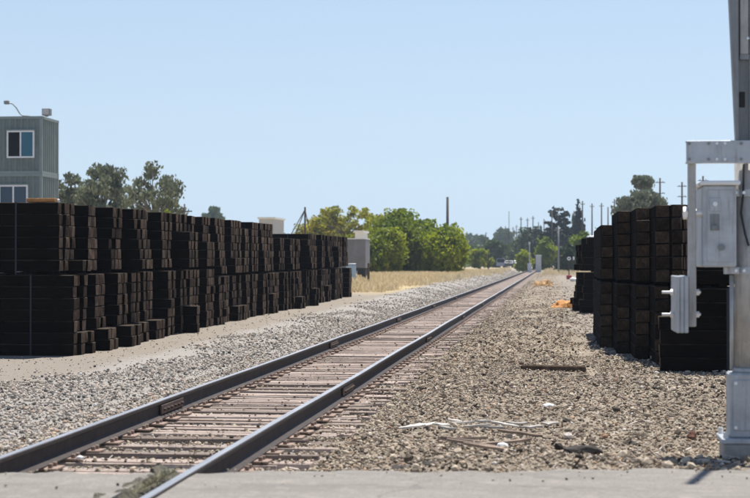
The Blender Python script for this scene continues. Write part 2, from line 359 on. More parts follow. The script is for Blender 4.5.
# road: three slabs with flangeway gaps beside each rail, ragged far edge
ROAD_Z = 0.118
eL = on_z(0, 471, ROAD_Z); eR = on_z(750, 467, ROAD_Z)
def edge_y(x):
    t = (x-eL.x)/(eR.x-eL.x)
    return eL.y + (eR.y-eL.y)*t + 0.05*math.sin(x*3.1)+0.035*math.sin(x*9.7+1)+0.03*math.sin(x*23)+ random.uniform(-.025, .025)
def road_slab(x0, x1, name, n):
    mb = MB(); top = []; xx = np.linspace(x0, x1, n); ycs = [-14, -6, 0, 4, 7, 8.5, 9.3, 9.8]
    V = []; 
    for x in xx:
        e = edge_y(x)
        colv = [(x, y, ROAD_Z + 0.006*math.sin(x*1.3+y)) for y in ycs] + [(x, e-0.12, ROAD_Z), (x, e-0.02, ROAD_Z-0.035), (x, e+0.12, -0.30)]
        V.append(colv)
    k = len(V[0]); v = [p for c in V for p in c]
    f = [(i*k+j, (i+1)*k+j, (i+1)*k+j+1, i*k+j+1) for i in range(n-1) for j in range(k-1)]
    nb = len(v); v += [(x0, -14, -0.3), (x1, -14, -0.3)]
    f.append(tuple(range(0, k))+(nb,)); f.append((nb+1,)+tuple(range((n-1)*k+k-1, (n-1)*k-1, -1)))
    mb.add(v, f); o = mb.build(name, M['road']); tag(o, kind='structure'); return o
road_slab(-45, RX[0]-0.045, 'road', 500)
road_slab(RX[0]+0.10, RX[1]-0.22, 'road', 40)
def flange_fill():
    nx_, ny_ = 22, 150; v = []
    for j in range(ny_):
        y = 4+6.72*j/(ny_-1)
        for i_ in range(nx_):
            u = i_/(nx_-1); x = RX[1]-.70+.64*u
            wob = .5*math.sin(y*3.3+.8)+.35*math.sin(y*8.1+2)+.25*math.sin(y*17+x*9)
            d = (x-(RX[1]-.27+.07*wob))/.13                       # <0 on the slab, >0 in the broken gap
            z = ROAD_Z - .006 + .008*math.tanh(d*3+2) if d < 0 else ROAD_Z+.012 - .13*min(1, d/1.6)
            z += random.uniform(-.014, .014) - .10*max(0, (y-10.45)/.3)
            if d < -.25: z = -.22
            v.append((x, y, z))
    f = [(j*nx_+i_, j*nx_+i_+1, (j+1)*nx_+i_+1, (j+1)*nx_+i_) for j in range(ny_-1) for i_ in range(nx_-1)]
    m, nt, b = mat_new('mossy_dirt'); fn = noise(nt, 34, coords(nt), 8, .8)
    nt.links.new(ramp(nt, [(0.32, (0.045, 0.042, 0.028)), (0.5, (0.15, 0.14, 0.10)), (0.7, (0.30, 0.275, 0.22))], fn), b.inputs['Base Color']); b.inputs['Roughness'].default_value = 1; bump(nt, b, fn, .9, .03)
    o = MB().add(v, f).build('flangeway_fill', m); tag(o, kind='structure')
flange_fill()
road_slab(RX[1]+0.045, 45, 'road', 560)

# ------------------------------------------------------------------ railway track
track = thing('railway_track', 'single railway track with two rails on weathered ties running to the horizon', 'railway track', (TX, 0, 0))
RAILP = [(-.07, 0), (.07, 0), (.07, .010), (.022, .028), (.0085, .045), (.0085, .125), (.020, .137), (.0355, .142), (.0355, .165), (.028, .172), (-.028, .172), (-.0355, .165), (-.0355, .142), (-.020, .137), (-.0085, .125), (-.0085, .045), (-.022, .028), (-.07, .010)]
yy = np.concatenate([np.linspace(-12, 120, 133), np.linspace(125, 700, 50)])
for rx in RX:
    v = []; f = []; mm = []; k = len(RAILP)
    for y in yy:
        dx = 0.004*math.sin(y*0.55+rx)+0.0015*math.sin(y*1.7); dz = 0.002*math.sin(y*0.53+rx*2)
        v += [(rx-TX+px_+dx, y, RAIL_Z-.172+pz_+dz) for px_, pz_ in RAILP]
    for i in range(len(yy)-1):
        for j in range(k):
            f.append((i*k+j, i*k+(j+1) % k, (i+1)*k+(j+1) % k, (i+1)*k+j)); mm.append(1 if j == 9 else 0)
    f += [tuple(range(k))[::-1], tuple((len(yy)-1)*k+j for j in range(k))]; mm += [0, 0]
    mb = MB(); mb.v = v; mb.f = f; mb.m = mm
    r = mb.build('rail', [M['rust'], M['head']], track)
    y0 = on_z(176, 397, RAIL_Z).y if rx == RX[0] else on_z(347, 381, RAIL_Z).y
    for j in range(5):
        yj = y0+11.9*j
        mb = MB()
        for s in (-1, 1):
            mb.bbox(rx-TX+s*.012 if s > 0 else rx-TX-.036, yj-.46, RAIL_Z-.135, rx-TX+.036 if s > 0 else rx-TX-.012, yj+.46, RAIL_Z-.042, .006)
            for b_ in (-.36, -.22, -.08, .08, .22, .36):
                mb.tube([(rx-TX+s*.030, yj+b_, RAIL_Z-.09), (rx-TX+s*.062, yj+b_, RAIL_Z-.09)], .017, 6)
        mb.build('joint_bar', M['joint'], r)
# ties in the track
def tie_mesh(name, L, w, h, mats, seed, rough=0.006):
    rr = random.Random(seed); bm = bmesh.new(); bmesh.ops.create_cube(bm, size=1)
    for v in bm.verts: v.co = Vector((v.co.x*L, v.co.y*w, v.co.z*h + h/2))
    bmesh.ops.bevel(bm, geom=bm.edges[:], offset=0.010, segments=1, affect='EDGES')
    for v in bm.verts: v.co += Vector((rr.uniform(-2, 1)*rough, rr.uniform(-1, 0)*rough*.6*(1 if v.co.y > 0 else -1), rr.uniform(-1, 0)*rough*.5 if v.co.z > h/2 else 0))
    me = bpy.data.meshes.new(name); bm.to_mesh(me); bm.free()
    for mt in mats: me.materials.append(mt)
    if len(mats) > 1:
        for p in me.polygons: p.material_index = 1 if abs(p.normal.x) > 0.85 else 0
    return me
def split_tie_mesh(seed):
    # old tie: several lengthwise splits, uneven strips
    rr = random.Random(seed); mb = MB(); n = rr.choice((2, 3, 3, 4)); w = .235; ys_ = sorted([-w/2, w/2]+[rr.uniform(-w/2+.03, w/2-.03) for _ in range(n-1)])
    for i in range(n):
        a = ys_[i]+.003; b_ = ys_[i+1]-.003
        if b_-a < .012: continue
        top = .175+rr.uniform(-.020, 0.004); e0 = -1.28+rr.uniform(-.03, .12); e1 = 1.30-rr.random()**2*.42
        mb.bbox(e0, a, 0.0, e1, b_, top, .005)
    mb.box(-1.2, -.10, .01, 1.2, .10, .135)
    return mb.mesh('tie', M['track_tie'])
tmeshes = [split_tie_mesh(s) for s in range(12)]
mbp = MB(); mbp.bbox(-.18, -.095, 0, .18, .095, .018, .004)
for sx in (-.115, .115):
    for sy in (-.05, .05): mbp.bbox(sx-.016, sy-.016, .016, sx+.016, sy+.016, .05, .004)
plate_me = mbp.mesh('tie_plate', M['plate'])
TIE_TOP = RAIL_Z-.172-.018
tie_y = []; y = 10.9
while y < 92:
    tie_y.append(y); y += .52+random.uniform(-.05, .05)
for i, y in enumerate(tie_y):
    o = link('tie', tmeshes[i % 12], track, (random.uniform(-.05, .05), y, TIE_TOP-.175-.001)); o.rotation_euler = (random.uniform(-.02, .02), random.uniform(-.006, .006), random.uniform(-.02, .02))
    for rx in RX: link('tie_plate', plate_me, o, (rx-TX-o.location.x, 0, .1755))
mb = MB(); y = tie_y[-1]+.52
while y < 600:
    mb.box(-1.28, y-.11, TIE_TOP-.17, 1.28, y+.11, TIE_TOP-.004); y += .52 if y < 250 else 1.04
far_ties = mb.build('far_ties', M['track_tie'], track); tag(far_ties, kind='stuff')

# ------------------------------------------------------------------ stones (uncountable): geometry-node scatter
protos = {}
def stone_protos(key, mat, n=7, flat=(0.5, 0.9)):
    c = bpy.data.collections.new(key)
    for i in range(n):
        bm = bmesh.new(); bmesh.ops.create_icosphere(bm, subdivisions=1, radius=0.5)
        sx, sy, sz = random.uniform(.75, 1.15), random.uniform(.6, .95), random.uniform(*flat)
        for v in bm.verts:
            v.co *= random.uniform(.78, 1.15); v.co.x *= sx; v.co.y *= sy; v.co.z *= sz
        me = bpy.data.meshes.new(key); bm.to_mesh(me); bm.free(); me.materials.append(mat)
        o = bpy.data.objects.new(key, me); c.objects.link(o)
    protos[key] = c
stone_protos('ballast_chip', M['ballast_stone'], 7, (.55, .95)); stone_protos('gravel_chip', M['gravel_stone'], 7, (.35, .75))
def scatter(name, label, pts, scl, key):
    n = len(pts); me = bpy.data.meshes.new(name); me.vertices.add(n); me.vertices.foreach_set('co', np.asarray(pts, np.float32).ravel())
    a = me.attributes.new('scl', 'FLOAT', 'POINT'); a.data.foreach_set('value', np.asarray(scl, np.float32))
    a = me.attributes.new('rot', 'FLOAT_VECTOR', 'POINT')
    rot = np.stack([rng.normal(0, .35, n), rng.normal(0, .35, n), rng.uniform(0, 6.28, n)], -1); a.data.foreach_set('vector', rot.astype(np.float32).ravel())
    me.update(); o = link(name, me); tag(o, label, None, None, 'stuff')
    ng = bpy.data.node_groups.new(name, 'GeometryNodeTree')
    ng.interface.new_socket('Geometry', in_out='INPUT', socket_type='NodeSocketGeometry'); ng.interface.new_socket('Geometry', in_out='OUTPUT', socket_type='NodeSocketGeometry')
    N = ng.nodes; L = ng.links
    gi = N.new('NodeGroupInput'); gout = N.new('NodeGroupOutput'); ci = N.new('GeometryNodeCollectionInfo')
    ci.inputs['Collection'].default_value = protos[key]; ci.inputs['Separate Children'].default_value = True; ci.inputs['Reset Children'].default_value = True
    m2p = N.new('GeometryNodeMeshToPoints'); iop = N.new('GeometryNodeInstanceOnPoints'); iop.inputs['Pick Instance'].default_value = True
    s1 = N.new('GeometryNodeInputNamedAttribute'); s1.data_type = 'FLOAT'; s1.inputs[0].default_value = 'scl'
    s2 = N.new('GeometryNodeInputNamedAttribute'); s2.data_type = 'FLOAT_VECTOR'; s2.inputs[0].default_value = 'rot'
    rv = N.new('FunctionNodeRandomValue'); rv.data_type = 'INT'; rv.inputs[4].default_value = 0; rv.inputs[5].default_value = 6
    L.new(gi.outputs[0], m2p.inputs[0]); L.new(m2p.outputs[0], iop.inputs['Points']); L.new(ci.outputs[0], iop.inputs['Instance'])
    L.new(rv.outputs[2], iop.inputs['Instance Index']); L.new(s2.outputs[0], iop.inputs['Rotation']); L.new(s1.outputs[0], iop.inputs['Scale'])
    L.new(iop.outputs[0], gout.inputs[0])
    md = o.modifiers.new('scatter', 'NODES'); md.node_group = ng
    return o
def zone(x0, x1, y0, y1, dens): 
    n = int((x1-x0)*(y1-y0)*dens); return np.stack([rng.uniform(x0, x1, n), rng.uniform(y0, y1, n)], -1)
ROADE = np.vectorize(lambda x: eL.y+(eR.y-eL.y)*(x-eL.x)/(eR.x-eL.x))
tya = np.array(tie_y)
def place(p, s, sink=.12):
    z = gh(p[:, 0], p[:, 1]); return np.column_stack([p, z + s*(0.5-sink)*0.55])
def keep_common(p):
    k = p[:, 1] > ROADE(p[:, 0]) + rng.uniform(-.05, .12, len(p))
    for rx in RX: k &= np.abs(p[:, 0]-rx) > .10
    # not on top of the ties, except a few spilled stones
    ont = (np.abs(p[:, 0]-TX) < 1.3) & (np.min(np.abs(p[:, 1][:, None]-tya[None, :]), axis=1) < .135)
    k &= ~ont | (rng.random(len(p)) < np.where(p[:, 1] < 15, .24, .12))
    return k, ont
def do_scatter(name, label, zones, smin, smax, key, keepf=None):
    P = []; S = []
    for z in zones:
        p = zone(*z[:5]); 
        k, ont = keep_common(p)
        if keepf is not None: k &= keepf(p)
        s = (smin+(smax-smin)*rng.random(len(p))**2.2)*(z[5] if len(z) > 5 else 1)
        z3 = place(p, s); z3[ont, 2] = TIE_TOP + s[ont]*.22
        P.append(z3[k]); S.append(s[k])
    return scatter(name, label, np.concatenate(P), np.concatenate(S), key)
def left_edge(p):
    b = -6.75 + .35*np.sin(p[:, 1]*.55)+.2*np.sin(p[:, 1]*1.7) - np.where(p[:, 1] < 20, 1.5, 0)
    return rng.random(len(p)) < np.clip((p[:, 0]-b)/.9, .012, 1)*(.72+.28*np.sin(p[:, 0]*2.3+np.sin(p[:, 1]*.8)*2)*np.sin(p[:, 1]*1.3))
do_scatter('ballast_stones', 'grey crushed stone ballast between the track and the left tie stacks',
    [(-8.5, -4.3, 10, 26, 620), (-8.2, -4.3, 26, 50, 230, 1.2), (-8.0, -4.3, 50, 100, 95, 1.4), (-7.6, -4.3, 100, 240, 40, 1.4)], .014, .060, 'ballast_chip', left_edge)
do_scatter('track_ballast', 'brown and grey stones filling the gaps between the track ties',
    [(-4.8, -1.3, 10, 14, 620, .8), (-4.8, -1.3, 14, 26, 330, .8), (-4.6, -1.4, 26, 60, 110, .9), (-4.6, -1.4, 60, 130, 20, 1.3)], .02, .065, 'gravel_chip')
def right_keep(p):
    x, y = p[:, 0], p[:, 1]
    dusty = ss(.0, .9, x)*ss(17, 30, y)
    patch = .5+.5*np.sin(x*2.1+1.7*np.sin(y*.9))*np.sin(y*1.7+1.3*np.sin(x*1.4))
    dusty = np.maximum(dusty, 1.25*ss(3.2, 8.5, x))
    return rng.random(len(p)) > np.clip(.78*dusty+.55*patch**2, 0, .95)
do_scatter('gravel_stones', 'brown gravel and chips covering the ground right of the track',
    [(-2.2, 3.4, 10, 26, 950), (3.4, 9.0, 10, 30, 260), (-2.2, 2.2, 26, 55, 210, 1.25), (-2.2, 2.0, 55, 110, 75, 1.25), (-2.2, 2.6, 110, 220, 26, 1.3)], .009, .047, 'gravel_chip', right_keep)
def chip_protos():
    c = bpy.data.collections.new('wood_chip')
    for i in range(7):
        l = random.uniform(.8, 1.3); w_ = random.uniform(.12, .28); t_ = random.uniform(.05, .12)
        me = MB().add([(-l/2, -w_*.2, 0), (-l/3, -w_/2, 0), (l/2, -w_*.3, 0), (l/2.3, w_/2, 0), (-l/2.2, w_*.4, 0), (-l/2, -w_*.2, t_), (-l/3, -w_/2, t_), (l/2, -w_*.3, t_), (l/2.3, w_/2, t_), (-l/2.2, w_*.4, t_)],
            [(4, 3, 2, 1, 0), (5, 6, 7, 8, 9)]+[(k, (k+1) % 5, (k+1) % 5+5, k+5) for k in range(5)]).mesh('wood_chip', M['chip'])
        c.objects.link(bpy.data.objects.new('wood_chip', me))
    protos['wood_chip'] = c
chip_protos()
do_scatter('wood_chips', 'splinters and wood chips strewn over the gravel beside the track', [(-2.0, 3.4, 10, 24, 60), (-2.0, 2.2, 24, 50, 18, 1.4), (-4.8, -1.4, 10, 24, 12)], .018, .10, 'wood_chip')
def grit_place():
    n = 420; x = rng.uniform(-7, 4, n); e = ROADE(x); yv = e-.02-rng.random(n)**2.5*.9; s = .006+.022*rng.random(n)**3
    k = np.ones(n, bool)
    for rx in RX: k &= np.abs(x-rx) > .2
    scatter('road_grit', 'loose grit and small stones spilled over the road edge', np.column_stack([x, yv, np.full(n, ROAD_Z+.002)+s*.15])[k], s[k], 'gravel_chip')
grit_place()
do_scatter('sand_pebbles', 'small pebbles strewn on the sandy strip beside the left tie row', [(-9.2, -6.3, 17, 45, 26)], .008, .04, 'gravel_chip')
def cobble_keep(p): return np.ones(len(p), bool)
do_scatter('coarse_gravel', 'larger grey and brown stones lying among the gravel right of the track',
    [(-2.1, 3.4, 10, 30, 14), (-2.1, 1.6, 30, 90, 4)], .045, .11, 'gravel_chip')

# ------------------------------------------------------------------ tie bundles
TW, TH = .228, .197
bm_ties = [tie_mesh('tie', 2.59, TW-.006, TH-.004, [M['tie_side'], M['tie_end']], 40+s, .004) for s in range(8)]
dark_end_ties = [tie_mesh('tie', 2.59, TW-.006, TH-.004, [M['tie_side'], M['tie_end_dark']], 60+s, .004) for s in range(6)]
strap_cache = {}
def strap_mesh(W, H):
    k = (round(W, 3), round(H, 3))
    if k not in strap_cache:
        mb = MB(); t = .003; w = .03
        mb.box(-w/2, -W/2-t, -t*0, w/2, -W/2, H+t); mb.box(-w/2, W/2, 0, w/2, W/2+t, H+t); mb.box(-w/2, -W/2, H, w/2, W/2, H+t)
        strap_cache[k] = mb.mesh('strap', M['strap'])
    return strap_cache[k]
def bundle(label, group, xend, y0, z0, rows, cols, side, protrude=None, spacer=False, skip=None, jit=.010, rz=0.0, stag=.018):
    """side=-1: ends at xend, ties run towards -X; side=+1: ties run towards +X."""
    W = cols*TW
    t = thing('tie_bundle', label, 'tie bundle', (xend+side*1.295, y0+W/2, z0), rz, group)
    zb = 0.0
    if spacer:
        for sx in (-.85, .85):
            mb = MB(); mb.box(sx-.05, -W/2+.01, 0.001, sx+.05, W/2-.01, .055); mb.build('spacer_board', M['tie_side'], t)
        zb = .056
    cof = [random.gauss(0, stag) for _ in range(cols)]; flo = [random.gauss(0, .5*stag) for _ in range(cols)]
    for r in range(rows):
        for c in range(cols):
            if skip and skip(r, c): continue
            off = random.gauss(0, jit) + cof[c] + (flo[c] if r > rows//2 else 0) + (random.uniform(-.08, .08) if random.random() < .04 else 0)
            if protrude: off += protrude(r, c)
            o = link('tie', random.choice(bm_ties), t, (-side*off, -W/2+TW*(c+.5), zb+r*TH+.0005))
            if random.random() < .5: o.rotation_euler = (0, 0, math.pi)
    H = zb+rows*TH
    if not skip:
        for sx in (-.62, .55): link('strap', strap_mesh(W, H), t, (sx, 0, 0.001))
    return t, H
ORD = ['nearest', 'second', 'third', 'fourth', 'fifth', 'sixth', 'seventh', 'eighth', 'ninth', 'tenth', 'eleventh', 'twelfth', 'thirteenth', 'fourteenth', 'fifteenth', 'sixteenth', 'seventeenth', 'eighteenth', 'nineteenth', 'twentieth', 'twenty-first', 'twenty-second', 'twenty-third', 'twenty-fourth', 'twenty-fifth', 'twenty-sixth', 'twenty-seventh', 'twenty-eighth', 'twenty-ninth', 'thirtieth', 'thirty-first', 'thirty-second', 'thirty-third', 'thirty-fourth']
p0 = on_z(73, 356, -.10)
LY0, LX = p0.y, p0.x
left_tops = []
Y = LY0; i = 0
rl = random.Random(21)
while Y < 63.4:
    far = (Y-LY0)/(63-LY0)
    cols = 4 if i == 0 else (3 if i < 7 else rl.choice((3, 4, 4, 5)))
    xe = LX + rl.uniform(-.10, .06) + (-.10 if i % 3 == 1 else 0)
    if i == 0: xe = LX
    z0 = g1(-8.6, Y+.4)
    lo_rows = 7 if Y < 37 else 6; up_rows = 6
    if 45.5 < Y < 52.0: up_rows = 5
    elif i > 3: up_rows = rl.choice((7, 7, 6)) if 37 <= Y < 45.5 else 6
    steps = rl.random()
    if i == 0: pl = lambda r, c: (.0 if c < 1 else -.06) + (.16 if r < 2 and c > 0 else 0)
    elif i in (1, 2, 3, 4): pl = lambda r, c, a=rl.uniform(.15, .32), n=rl.choice((2, 2, 3)): a if r < n else 0
    elif steps < .4 and Y < 58: pl = lambda r, c, a=rl.uniform(.1, .3), n=rl.choice((1, 2, 3)), cc=rl.choice((0, 1, 2)): a if r < n and c >= cc else 0
    else: pl = None
    grp = 'tie bundles in the left row beside the track'
    nm = ORD[i]
    t, H = bundle(f'lower bundle of dark railway ties in the {nm} stack of the left row' if i else 'lower bundle of dark ties at the near front of the left row', grp, xe, Y, z0, lo_rows, cols, -1, pl)
    s2 = rl.random()
    if i == 0: pu = lambda r, c: (.30 if r == 0 and c > 1 else 0)
    elif s2 < .45 and Y < 60: pu = lambda r, c, a=rl.uniform(.08, .28), n=rl.choice((2, 3, 4)), d=rl.choice((0, 1)): (a*(1 if r < n else 0) if d else a*.3*(lo_rows-r)/2)
    else: pu = None
    dy = rl.uniform(-.06, .10)
    t, H2 = bundle(f'upper bundle of dark railway ties in the {nm} stack of the left row' if i else 'upper bundle of dark ties at the near front of the left row', grp, xe-.12*(i == 0)-rl.uniform(0, .15)-(.1 if i == 0 else 0), Y+max(dy, 0)-.05*(i == 0), z0+H+.004, up_rows, cols, -1, pu, True, rz=rl.uniform(-.035, .035) if i else 0)
    left_tops.append((xe, Y, z0+H+.004+H2, cols))
    gap = rl.uniform(.48, .62) if i < 8 else rl.uniform(.22, .5)
    Y += cols*TW+gap; i += 1
# right row, near to far: (front Y, X of the ends, columns, lower rows, upper rows)
grp = 'tie bundles in the right row behind the crossing gate'
def par_bundle(label, cols_, z0, rows, spacer=False, dy=0.0, skipf=None):
    # ties run along the track, so their ends face the road; each column starts at its own distance
    x0 = min(c[0] for c in cols_); y0 = min(c[1] for c in cols_)
    t = thing('tie_bundle', label, 'tie bundle', (x0, y0, z0), 0, grp); zb = 0.0
    if spacer:
        for c, (x, y) in enumerate(cols_):
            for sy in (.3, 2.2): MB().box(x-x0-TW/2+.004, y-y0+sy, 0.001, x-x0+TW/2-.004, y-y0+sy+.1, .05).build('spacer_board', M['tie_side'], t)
        zb = .051
    for c, (x, y) in enumerate(cols_):
        for r in range(rows):
            if skipf and skipf(r, c): continue
            o = link('tie', random.choice(dark_end_ties), t, (x-x0+random.uniform(-.004, .004), y-y0+1.295+random.gauss(0, .03)+dy+(random.uniform(-.14, .05) if random.random() < .12 else 0), zb+r*TH+.0005))
            o.rotation_euler = (0, 0, math.pi/2*(1 if random.random() < .5 else -1))
    return t, zb+rows*TH
right_tops = []
def zr(x, y): return g1(x, y)
# nearest stack: ties crosswise, long dark sides towards the road
z0 = zr(2.0, 23.0)
t, H = bundle('lower bundle of dark railway ties laid crosswise nearest the crossing gate', grp, 1.80, 22.45, z0, 6, 5, 1, lambda r, c: .28 if (r < 4 and c == 0) else 0)
t, H2 = bundle('upper bundle of dark railway ties laid crosswise nearest the crossing gate', grp, 1.98, 22.50, z0+H+.004, 5, 5, 1, lambda r, c: .02, True)
right_tops.append((1.8, 22.45, z0+H+H2, 5))
front = [28.4, 26.7, 25.1, 23.95, 23.75, 23.72, 23.72, 23.72]
colsA = [(.985+TW*k, y) for k, y in enumerate(front)]
z0 = zr(2.0, 25)
t, H = par_bundle('lower right bundle whose tie ends face the road in diagonal steps', colsA, z0, 6)
t, H2 = par_bundle('upper right bundle whose tie ends face the road in diagonal steps', [(x+.02, y+.12) for x, y in colsA], z0+H+.004, 6, True, 0.0, lambda r, c: (r == 5 and c < 1))
colsB = [(1.01+TW*k, y+2.75+(.0 if k else .3)) for k, y in enumerate(front)]
t, H = par_bundle('lower bundle of ties in the middle of the right row, mostly hidden', colsB, z0, 6)
t, H2 = par_bundle('upper bundle of ties in the middle of the right row, mostly hidden', [(x+.02, y+.1) for x, y in colsB], z0+H+.004, 5, True)
for i, (Y, xe, cols, lr, ur) in enumerate([(46.2, .98, 4, 6, 5), (48.3, .80, 5, 6, 5)]):
    z0 = g1(2.0, Y+.5); lab = ('right stack next to the farthest one', 'farthest stack of the right row')[i]
    t, H = bundle('lower bundle of dark railway ties in the '+lab, grp, xe, Y, z0, lr, cols, 1, lambda r, c: .14 if r < 2 else (.05 if r < 4 else 0))
    t, H2 = bundle('upper bundle of dark railway ties in the '+lab, grp, xe+random.uniform(-.06, .06), Y+random.uniform(0, .08), z0+H+.004, int(ur), cols, 1, lambda r, c: -.16+.05*(5-r)+(.07 if r in (2, 3) else 0), True)
    right_tops.append((xe, Y, z0+H+.004+H2, cols))

# things lying on the stacks
ft = left_tops[0]
a = at_y(28, 201, ft[1]+.12); b_ = at_y(56, 201, ft[1]+.12)
o = MB().bbox(a.x, -.09, .0, min(b_.x, a.x+.5), .09, .065, .006).build('orange_board', M['orange_wood']); o.location = (0, ft[1]+.12, ft[2]+.004)
tag(o, 'short orange board lying on the near corner of the left tie row', 'board')
def lump(name, loc, size, mat, label, cat, group=None, sub=2, rough=.22, flat=.5, rz=0):
    bm = bmesh.new(); bmesh.ops.create_icosphere(bm, subdivisions=sub, radius=.5)
    for v in bm.verts: v.co *= 1+random.uniform(-rough, rough)
    for v in bm.verts: v.co = Vector((v.co.x*size[0], v.co.y*size[1], max(v.co.z, -.38)*size[2]))
    zmin = min(v.co.z for v in bm.verts)
    for v in bm.verts: v.co.z -= zmin
    me = bpy.data.meshes.new(name); bm.to_mesh(me); bm.free(); me.materials.append(mat)
    o = link(name, me, None, loc); o.rotation_euler = (0, 0, rz); return tag(o, label, cat, group)
for k, (px_, py_) in enumerate(((38, 198), (49, 199), (57, 200))):
    p = at_y(px_, py_, ft[1]+.45)
    lump('plastic_lump', (p.x, ft[1]+.45, ft[2]+.003), (.10, .08, .09), M['white'], ['small white lump on the left tie row, leftmost of three', 'small white lump on the left tie row, middle of three', 'small white lump on the left tie row, rightmost of three'][k], 'litter', 'white lumps on top of the left tie row')
rt = right_tops[-1]
for k in range(2):
    lump('plastic_scrap', (rt[0]+.42+k*.3, rt[1]+.15, rt[2]+.003), (.26, .18, .09-.03*k), M['white'], ['larger white scrap on top of the farthest right tie stack', 'smaller white scrap on top of the farthest right tie stack'][k], 'litter', 'white scraps on the farthest right stack')

# ------------------------------------------------------------------ crossing gate
GY = 12.35
def gp(px_, py_, dy=0): return at_y(px_, py_, GY+dy)
base = gp(747, 441); gz0 = g1(base.x, GY)
gate = thing('crossing_gate', 'silver railway crossing gate with raised arm, mechanism box and counterweight on a mast', 'crossing gate', (base.x, GY, gz0))
def L(px_, py_, dy=0):      # local coordinates on the gate
    p = gp(px_, py_, 0); return Vector((p.x-base.x, dy, p.z-gz0))
def pbox(name, x0, ya, x1, yb, d0, d1, mat, parent, b=.006):
    A = L(x0, yb); B = L(x1, ya); mb = MB(); mb.bbox(A.x, d0, A.z, B.x, d1, B.z, b); return mb.build(name, mat, parent)
mb = MB(); A = L(722, 441); mb.bbox(A.x, -.22, -.25, -A.x, .22, A.z-.002, .015); mb.build('footing', M['concrete'], gate)
bp = pbox('base_plate', 719, 436.5, 775, 440.8, -.22, .22, M['silver'], gate)
for sx in (-.18, .18):
    for sy in (-.18, .18):
        z = L(742, 436.5).z; MB().tube([(sx, sy, z-.001), (sx, sy, z+.05)], .02, 6).build('anchor_bolt', M['bolt'], bp)
A = L(728, 436.4); B = L(728, 372)
mb = MB(); w = -A.x
mb.bbox(-w, -w, A.z, w, w, B.z, .015); jb = mb.build('junction_base', M['silver'], gate)
mb = MB(); mb.bbox(-w*.86, -w-.012, A.z+.06, w*.86, -w-.0005, B.z-.05, .005); cv = mb.build('cover_plate', M['silver'], jb)
for sx in (-.72, .72):
    for zz in (A.z+.085, B.z-.075): MB().tube([(sx*w, -w-.011, zz), (sx*w, -w-.03, zz)], .014, 6).build('cover_bolt', M['bolt'], cv)
zt = L(742, 150).z; R_M = L(759, 300).x
MB().tube([(0, 0, B.z-.01), (0, 0, zt)], R_M, 24).build('mast', M['alu'], gate, True)
MB().tube([(0, 0, B.z+.0), (0, 0, B.z+.035)], R_M+.02, 24).build('mast_collar', M['silver'], gate, True)
for ya, yb in ((190, 197), (267, 274)):
    za, zb_ = L(742, yb).z, L(742, ya).z; mb = MB(); mb.tube([(0, 0, za), (0, 0, zb_)], R_M+.012, 24)
    mb.bbox(L(722, 0).x, -R_M-.03, za, L(737, 0).x, -R_M+.03, zb_, .004)
    c = mb.build('mast_clamp', M['galv'], gate)
    for px_ in (733, 741): MB().tube([(L(px_, 0).x, -R_M-.075, (za+zb_)/2), (L(px_, 0).x, -R_M-.02, (za+zb_)/2)], .013, 6).build('clamp_bolt', M['bolt'], c)
bx_ = pbox('mechanism_box', 701, 186.5, 733.4, 267, -.20, .48, M['silver'], gate, .012)
pbox('lid', 697.5, 182, 737, 186.4, -.235, .51, M['white'], bx_, .008)
pbox('door_panel', 704.5, 191, 730, 262, -.208, -.1995, M['silver'], bx_, .003)
lk = pbox('lock_plate', 707, 199, 717.5, 212, -.216, -.2075, M['galv'], bx_, .002)
p = L(712, 205); MB().tube([(p.x, -.216, p.z), (p.x, -.242, p.z)], .018, 12).build('lock', M['bolt'], lk)
hp = pbox('hasp_plate', 707.5, 215, 716.5, 231, -.214, -.2075, M['galv_dark'], bx_, .002)
p = L(711.5, 227); MB().bbox(p.x-.02, -.242, p.z-.03, p.x+.02, -.214, p.z+.01, .004).build('padlock', M['galv_dark'], hp)
p = L(718.5, 247.5); mb = MB(); mb.tube([(p.x, -.208, p.z), (p.x, -.222, p.z)], .026, 14); mb.build('inspection_plug', M['galv_dark'], bx_)
# main shaft, counterweight arm, bracket, arm
p = L(686, 213.5); q_ = L(701.5, 213.5)
mb = MB(); mb.tube([(p.x, -.10, p.z), (q_.x+.01, -.10, q_.z)], .034, 14); mb.tube([(p.x-.03, -.10, p.z), (p.x+.0, -.10, p.z)], .05, 6); mb.build('main_shaft', M['bolt'], gate)
A = L(687.2, 326); B = L(693.5, 163); A2 = L(694.5, 326)
mb = MB(); mb.bbox(L(686.5, 0).x, -.15, A.z, L(694, 0).x, -.05, B.z-.002, .006); mb.build('counterweight_arm', M['alu'], gate)
for n_, (xa, xb) in enumerate(((673, 676.2), (676.5, 680.3), (680.6, 684.4))):
    w_ = pbox('counterweight', xa, 275.5+(n_ % 2)*.8, xb, 331, -.36, .20, M['silver'], gate, .006)
for yb in (292, 314):
    a_ = L(661, yb); b2 = L(699.5, yb); mb = MB(); mb.tube([(a_.x, -.10, a_.z), (b2.x, -.10, b2.z)], .0105, 8)
    for xx_ in (671, 696.5): c_ = L(xx_, yb); mb.tube([(c_.x-.012, -.10, c_.z), (c_.x+.012, -.10, c_.z)], .024, 6)
    mb.build('clamp_rod', M['bolt'], gate)
# horizontal adapter channel
A = L(684, 165); B = L(778, 142); mb = MB()
mb.bbox(A.x, -.205, A.z, B.x, -.19, B.z, .003); mb.box(A.x, -.189, A.z, B.x, -.13, A.z+.012); mb.box(A.x, -.189, B.z-.012, B.x, -.13, B.z)
br = mb.build('adapter_channel', M['galv'], gate)
for px_ in (687, 706, 714, 722, 738):
    for py_ in (145.5, 161):
        p = L(px_, py_); MB().tube([(p.x, -.204, p.z), (p.x, -.217, p.z)], .0115, 6).build('bolt', M['bolt'] if px_ in (714, 722) else M['galv_dark'], br)
